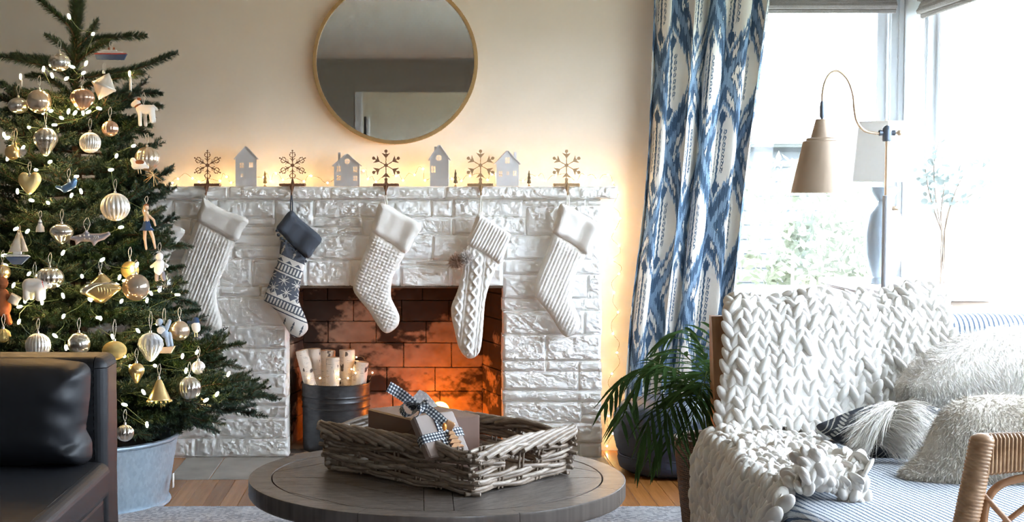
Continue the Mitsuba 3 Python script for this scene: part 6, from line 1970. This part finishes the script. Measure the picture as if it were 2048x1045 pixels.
put(p1 + '__hair_band', strands(root, dirs, gp_.uniform(.07, .165, n), .0011, bend, gp_, 5), 'fur_white', label='band of long white goat hair', kind='stuff')


def furry(label, outline, d, thick, R, m, n, L, group=None, tilt=0.0, w=.0012):
    f = thing('fur_pillow', label, 'pillow', group)
    mm = pillow(f, outline, d, thick, R, m, .012, .55, tilt=tilt)
    t = trimesh.Trimesh(mm.vertices, mm.faces, process=True)
    pts, fi = trimesh.sample.sample_surface(t, n, seed=4)
    nn = t.face_normals[fi]
    flow = np.stack([meshkit.noise(pts * 9 + 3) - .5, 0 * pts[:, 0], -.55 + .6 * (meshkit.noise(pts * 7 + 9) - .5)], 1)
    dr_ = nn * .55 + flow * .9 + gp_.normal(size=(n, 3)) * .22
    dr_ /= np.linalg.norm(dr_, axis=1, keepdims=True)
    put(f + '__pile', strands(np.asarray(pts) - nn * .002, dr_, gp_.uniform(.6, 1.15, n) * L, w, flow * .8 + gp_.normal(size=(n, 3)) * .25, gp_, 3), m, kind='stuff')


furry('fluffy white sheepskin pillow at the back of the settee, right of the knit throw', [(1792, 775), (1825, 728), (1880, 690), (1940, 668), (2020, 655), (2110, 660), (2130, 760), (2060, 815), (1960, 820), (1880, 815), (1820, 805)], 4.62, .09, .14, 'fur_white', 26000, .020)
furry('large cream shaggy fur pillow in front, behind the rattan chair', [(1803, 948), (1836, 916), (1862, 868), (1890, 822), (1930, 797), (1990, 790), (2070, 800), (2125, 850), (2125, 960), (2060, 1006), (1960, 1003), (1880, 990), (1830, 968)], 4.12, .10, .15, 'fur_cream', 34000, .021)

# ---------------------------------------------------------------- rattan chair
mat('rattan', princ(proc(lambda p, n, uv: mix((0.24, 0.125, 0.060), (0.47, 0.31, 0.185), fbm(p.x * 60, p.y * 60, p.z * 60))), 0.4, spec=0.5))
mat('rattan_dark', princ((0.30, 0.15, 0.07), 0.35, spec=0.5))
RD = 3.02
rc = thing('rattan_chair', 'peel wrapped rattan chair in the lower right corner', 'chair')


def wrapped(a, b, r0, r1, pitch, name, sq=1.0):
    """A pole wound with cane: rings side by side along it."""
    a, b = np.array(a), np.array(b)
    L = np.linalg.norm(b - a); n = int(L / pitch)
    ss = np.linspace(0, 1, n * 4 + 1)
    rr = r0 + (r1 - r0) * ss + pitch * .30 * np.abs(np.sin(np.pi * ss * n)) - pitch * .15
    t = (b - a) / L
    put(rc + name, tube(a + (b - a) * ss[:, None], rr, 14), 'rattan', True)


ptop, pbot = at(1965, 888, RD), at(1934, 1040, RD)
dirp = (pbot - ptop) / (ptop[2] - pbot[2])
foot = ptop + dirp * (ptop[2] - .013)
wrapped(ptop + [0, 0, .006], foot, .026, .024, .0075, '__front_post')
put(rc + '__post_cap', ellip(ptop + [0, 0, .008], (.026, .026, .014), 8), 'rattan', True)
rr_ = ptop + np.array([.56, .10, 0])
foot2 = foot + np.array([.70, .10, 0])
wrapped(rr_ + [0, 0, .006], foot2, .026, .024, .0075, '__back_post')
# the deep top rail: two poles with cane wound upright around both
for k in range(64):
    s = (k + .5) / 64
    c = ptop + (rr_ - ptop) * s
    h = .039 - .006 * math.sin(s * math.pi)
    loop = [[c[0], c[1] - .019, c[2] + .012 - .0], [c[0], c[1] - .010, c[2] + .0175], [c[0], c[1] + .010, c[2] + .0175], [c[0], c[1] + .019, c[2] + .012], [c[0], c[1] + .019, c[2] - 2 * h + .02], [c[0], c[1], c[2] - 2 * h + .013], [c[0], c[1] - .019, c[2] - 2 * h + .02]]
    put(rc + '__binding', tube(loop, .0042, 6, False, True), 'rattan', True)
put(rc + '__rail_core', hull([p + [0, y, z] for p in (ptop, rr_) for y in (-.016, .016) for z in (.012, -.058)]), 'rattan_dark')
lp_ = [at(1972, 1010, RD), at(1985, 984, RD), at(2010, 966, RD), at(2050, 957, RD), at(2110, 956, RD), at(2180, 966, RD), at(2230, 990, RD), at(2245, 1030, RD)]
put(rc + '__arch', tube(smoothpath([at(1966, 1050, RD)] + lp_, 6), .0085, 9), 'rattan_dark', True)
put(rc + '__cross_stick', tube([at(1962, 985, RD - .004), at(2035, 1065, RD - .004)], .0062, 8), 'rattan_dark', True)
put(rc + '__cross_stick', tube([at(2090, 985, RD + .012), at(1985, 1065, RD + .012)], .0062, 8), 'rattan_dark', True)
mid0, mid1 = foot + (ptop - foot) * .52, foot2 + (rr_ - foot2) * .52
for off, nm in ((.0, '__seat_rail'), (-.26, '__stretcher')):
    put(rc + nm, tube([mid0 + [0, 0, off], mid1 + [0, 0, off]], .014, 10), 'rattan', True)
put(rc + '__seat_cushion', soften(rbox(mid0[0] + .03, mid1[0] - .03, RD - .62, RD - .02, .36, .43, .03), .006, 31, 5), 'fleece_white', True)
for x in (mid0[0] + .02, mid1[0] - .02):
    put(rc + '__front_leg', tube([[x, RD - .60, .013], [x, RD - .60, .36]], .020, 12), 'rattan', True)
put(rc + '__seat_frame', cat(bbox(mid0[0], mid1[0], RD - .63, RD + .02, .335, .359, .008)), 'rattan_dark')

# ---------------------------------------------------------------- palm, baskets, pouf
mat('navy_leather', bumped(princ((0.018, 0.028, 0.048), 0.42, spec=0.5), lambda p, n, uv: fbm(p.x * 40, p.y * 40, p.z * 40), 0.004))
pf = thing('floor_pouf', 'round dark navy leather pouf on the floor before the curtain', 'pouf')
pfx, pfy = at(1338, 900, 6.50)[0], 6.50
prof = [(1e-4, .012), (.19, .010), (.222, .028), (.230, .06), (.222, .085), (.236, .11), (.252, .18), (.248, .26), (.215, .31), (.12, .335), (1e-4, .34)]
m = lathe(prof, 64, lambda a, r, z: 1 + .012 * np.sin(a * 16) * np.exp(-((z - .07) / .03) ** 2) + .02 * np.sin(a * 3 + 1))
put(pf + '__body', moved(m, (pfx, pfy, 0)), 'navy_leather', True)
aa = np.linspace(0, 2 * np.pi, 65)[:-1]
put(pf + '__piping', moved(tube(np.stack([.224 * np.cos(aa), .224 * np.sin(aa), aa * 0 + .086], 1), .005, 6, False, True), (pfx, pfy, 0)), 'navy_leather', True)


def weave_col(p, n, uv):
    a, b = uv.x * 100 / 1.1, uv.y * 100 / .8
    k = dr.abs(dr.sin(a * 3.1416 + b * 1.57)) * dr.abs(dr.sin(b * 3.1416))
    return mix((0.022, 0.014, 0.010), (0.20, 0.115, 0.06), k)


mat('dark_weave', princ(proc(weave_col), 0.6, spec=0.3))
pb = thing('palm_basket', 'tall dark brown woven basket planter holding the palm beside the settee', 'basket')
pbx, pby = at(1432, 900, 5.30)[0], 5.30
nh, na = 46, 72
hh = np.linspace(0, .345, nh); aa = np.linspace(0, 2 * np.pi, na + 1)[:-1]
H, Aa = np.meshgrid(hh, aa, indexing='ij')
Rr = np.interp(H, [0, .2, .345], [.112, .135, .148]) + .0035 * np.sign(np.sin(Aa * 36)) * np.where((np.arange(nh) % 2)[:, None], 1, -1)
V = np.stack([pbx + Rr * np.cos(Aa), pby + Rr * np.sin(Aa), H + .012], -1).reshape(-1, 3)
i, j = np.meshgrid(np.arange(nh - 1), np.arange(na), indexing='ij')
q = np.stack([i * na + j, i * na + (j + 1) % na, (i + 1) * na + (j + 1) % na, (i + 1) * na + j], -1).reshape(-1, 4)
put(pb + '__body', tm(V, q), 'dark_weave', True, uv=np.stack([Aa * .14, H], -1).reshape(-1, 2))
put(pb + '__rim', moved(tube(np.stack([.148 * np.cos(aa), .148 * np.sin(aa), aa * 0 + .357], 1), .009, 8, False, True), (pbx, pby, 0)), 'dark_weave', True, uv=np.random.default_rng(1).random((na * 8, 2)))
put(pb + '__soil', moved(lathe([(1e-4, .31), (.142, .30)], 24), (pbx, pby, 0)), 'tub_soil')
mat('palm_leaf', {'type': 'principledthin', 'base_color': {'type': 'mesh_attribute', 'name': 'vertex_color'}, 'roughness': 0.4, 'diff_trans': 0.45}, two=False)
palm = thing('potted_palm', 'green parlor palm with drooping feathered fronds in the woven basket', 'potted palm')
pg = np.random.default_rng(17)
c0 = np.array([pbx, pby, .33])
FR = [[(1400, 800, 5.28), (1330, 745, 5.25), (1262, 745, 5.3), (1208, 812, 5.35)], [(1400, 790, 5.28), (1340, 735, 5.2), (1280, 760, 5.15), (1240, 850, 5.2)], [(1410, 800, 5.25), (1350, 770, 5.15), (1305, 820, 5.1), (1278, 930, 5.1)],
      [(1412, 800, 5.25), (1365, 790, 5.1), (1330, 840, 5.05), (1310, 925, 5.05)], [(1425, 770, 5.3), (1400, 690, 5.3), (1370, 660, 5.32), (1320, 680, 5.36)], [(1425, 770, 5.3), (1420, 700, 5.32), (1425, 660, 5.34), (1440, 640, 5.36)],
      [(1440, 790, 5.25), (1445, 740, 5.2), (1450, 720, 5.16), (1458, 725, 5.12)], [(1410, 800, 5.25), (1370, 760, 5.2), (1345, 740, 5.2), (1300, 720, 5.2)], [(1418, 790, 5.2), (1405, 770, 5.05), (1395, 800, 5.0), (1375, 870, 4.98)],
      [(1425, 780, 5.3), (1380, 720, 5.4), (1340, 700, 5.45), (1290, 740, 5.5)], [(1422, 780, 5.2), (1415, 745, 5.1), (1410, 760, 5.02), (1400, 820, 5.0)], [(1400, 810, 5.25), (1365, 800, 5.15), (1340, 835, 5.1), (1340, 900, 5.08)]]
for pts in FR:
    P_ = smoothpath([c0 + pg.normal(size=3) * [.02, .02, 0]] + [at(*p) for p in pts], 7)
    f = put(palm + '__frond', tube(P_, np.linspace(.0035, .0012, len(P_)), 5), 'palm_leaf', False, color=np.tile([[.09, .13, .04]], (len(P_) * 5 + 2, 1)))
    S_ = np.concatenate([[0], np.cumsum(np.linalg.norm(np.diff(P_, axis=0), axis=1))])
    nl_ = 12
    for k in range(nl_):
        for sg in (-1, 1):
            s = S_[-1] * (.36 + .64 * (k + .5 * (sg > 0)) / nl_)
            c = np.array([np.interp(s, S_, P_[:, i]) for i in range(3)])
            kk = min(np.searchsorted(S_, s), len(P_) - 1); t = P_[kk] - P_[kk - 1]; t /= np.linalg.norm(t)
            side = np.cross(t, [0, 0, 1]); side = side / (np.linalg.norm(side) + 1e-9) * sg
            d = t * .62 + side * .75 + np.array([0, 0, -.12]); d /= np.linalg.norm(d)
            L = .155 * (.55 + .6 * math.sin(math.pi * min(1, .18 + .8 * k / nl_))) * pg.uniform(.85, 1.1)
            wd = np.cross(d, [0, 0, 1.0]); wd /= np.linalg.norm(wd) + 1e-9
            wd = wd * .0075 + np.array([0, 0, .002])
            drop = np.array([0, 0, -1.0])
            v = []
            for a, wv in ((0, .35), (.3, 1.0), (.65, .8), (1.0, .05)):
                m_ = c + d * L * a + drop * (.30 * L * a * a)
                v += [m_ - wd * wv, m_ + [0, 0, -.0015 * wv], m_ + wd * wv]
            fcs = []
            for r_ in range(3):
                b_ = 3 * r_
                fcs += [[b_, b_ + 1, b_ + 4], [b_, b_ + 4, b_ + 3], [b_ + 1, b_ + 2, b_ + 5], [b_ + 1, b_ + 5, b_ + 4]]
            col = np.array([.032, .062, .020]) * pg.uniform(.7, 1.5)
            put(f + '__leaflet', tm(v, fcs), 'palm_leaf', False, color=np.tile(col, (12, 1)))

# ---------------------------------------------------------------- books on a shelf behind the tree, shrubs outside
sh_ = thing('wall_shelf', 'small dark shelf on the wall behind the left edge of the tree', 'shelf')
zb = at(5, 398, 6.95)[2]
put(sh_ + '__board', bbox(-2.6, at(22, 390, 6.95)[0], 6.85, 7.048, zb - .03, zb, .004), 'rattan_dark')
put(sh_ + '__bracket', cat(bbox(-2.2, -2.18, 6.90, 7.048, zb - .12, zb - .031, .003), bbox(-2.5, -2.48, 6.90, 7.048, zb - .12, zb - .031, .003)), 'dark_metal')
mat('book_tan', princ((0.48, 0.30, 0.17), 0.7)); mat('book_white', princ((0.74, 0.71, 0.67), 0.7))
x = at(20, 390, 6.9)[0]
zz = zb
for w, h_, m_, lab in ((.09, .035, 'book_tan', 'tan book at the bottom of the little stack on the shelf'), (.085, .04, 'book_tan', 'second tan book in the stack on the shelf'), (.08, .03, 'book_white', 'white book on top of the stack on the shelf')):
    b = thing('book', lab, 'book', 'books stacked on the shelf')
    put(b + '__cover', cat(box(x - .24, x - .02, 6.87, 7.03, zz + .0008, zz + .004), box(x - .24, x - .02, 6.87, 7.03, zz + h_ - .004, zz + h_), box(x - .24, x - .02, 6.866, 6.87, zz + .0008, zz + h_)), m_)
    put(b + '__pages', box(x - .237, x - .023, 6.871, 7.027, zz + .004, zz + h_ - .004), 'book_white')
    zz += h_
mat('shrub_leaf', {'type': 'principledthin', 'base_color': rgb(0.20, 0.21, 0.15), 'roughness': 0.6, 'diff_trans': 0.7}, two=False)
for sxp, syd, rr0, lab in ((1585, 10.5, .75, 'pale leafy shrub outside the back window, left one'), (1690, 11.2, .6, 'pale leafy shrub outside the back window, right one')):
    c = at(sxp, 560, syd)
    k = thing('shrub', lab, 'shrub', 'shrubs outside')
    g = np.random.default_rng(int(sxp))
    n = 2200
    d = g.normal(size=(n, 3)); d /= np.linalg.norm(d, axis=1, keepdims=True)
    p = c + d * (rr0 * g.uniform(.5, 1.0, n) ** .5)[:, None] * [1, 1, 1.2]
    a = g.normal(size=(n, 3)); a /= np.linalg.norm(a, axis=1, keepdims=True)
    b = np.cross(a, g.normal(size=(n, 3))); b /= np.linalg.norm(b, axis=1, keepdims=True)
    a *= .05; b *= .022
    v = np.stack([p - a, p + b, p + a, p - b], 1).reshape(-1, 3)
    bb = np.arange(n)[:, None] * 4
    put(k + '__foliage', tm(v, np.concatenate([bb + [0, 1, 2], bb + [0, 2, 3]])), 'shrub_leaf', kind='stuff')
    put(k + '__stem', tube([[c[0], syd, -.9], [c[0], syd, c[2] + .2]], [.03, .01], 6), 'twig_brown')
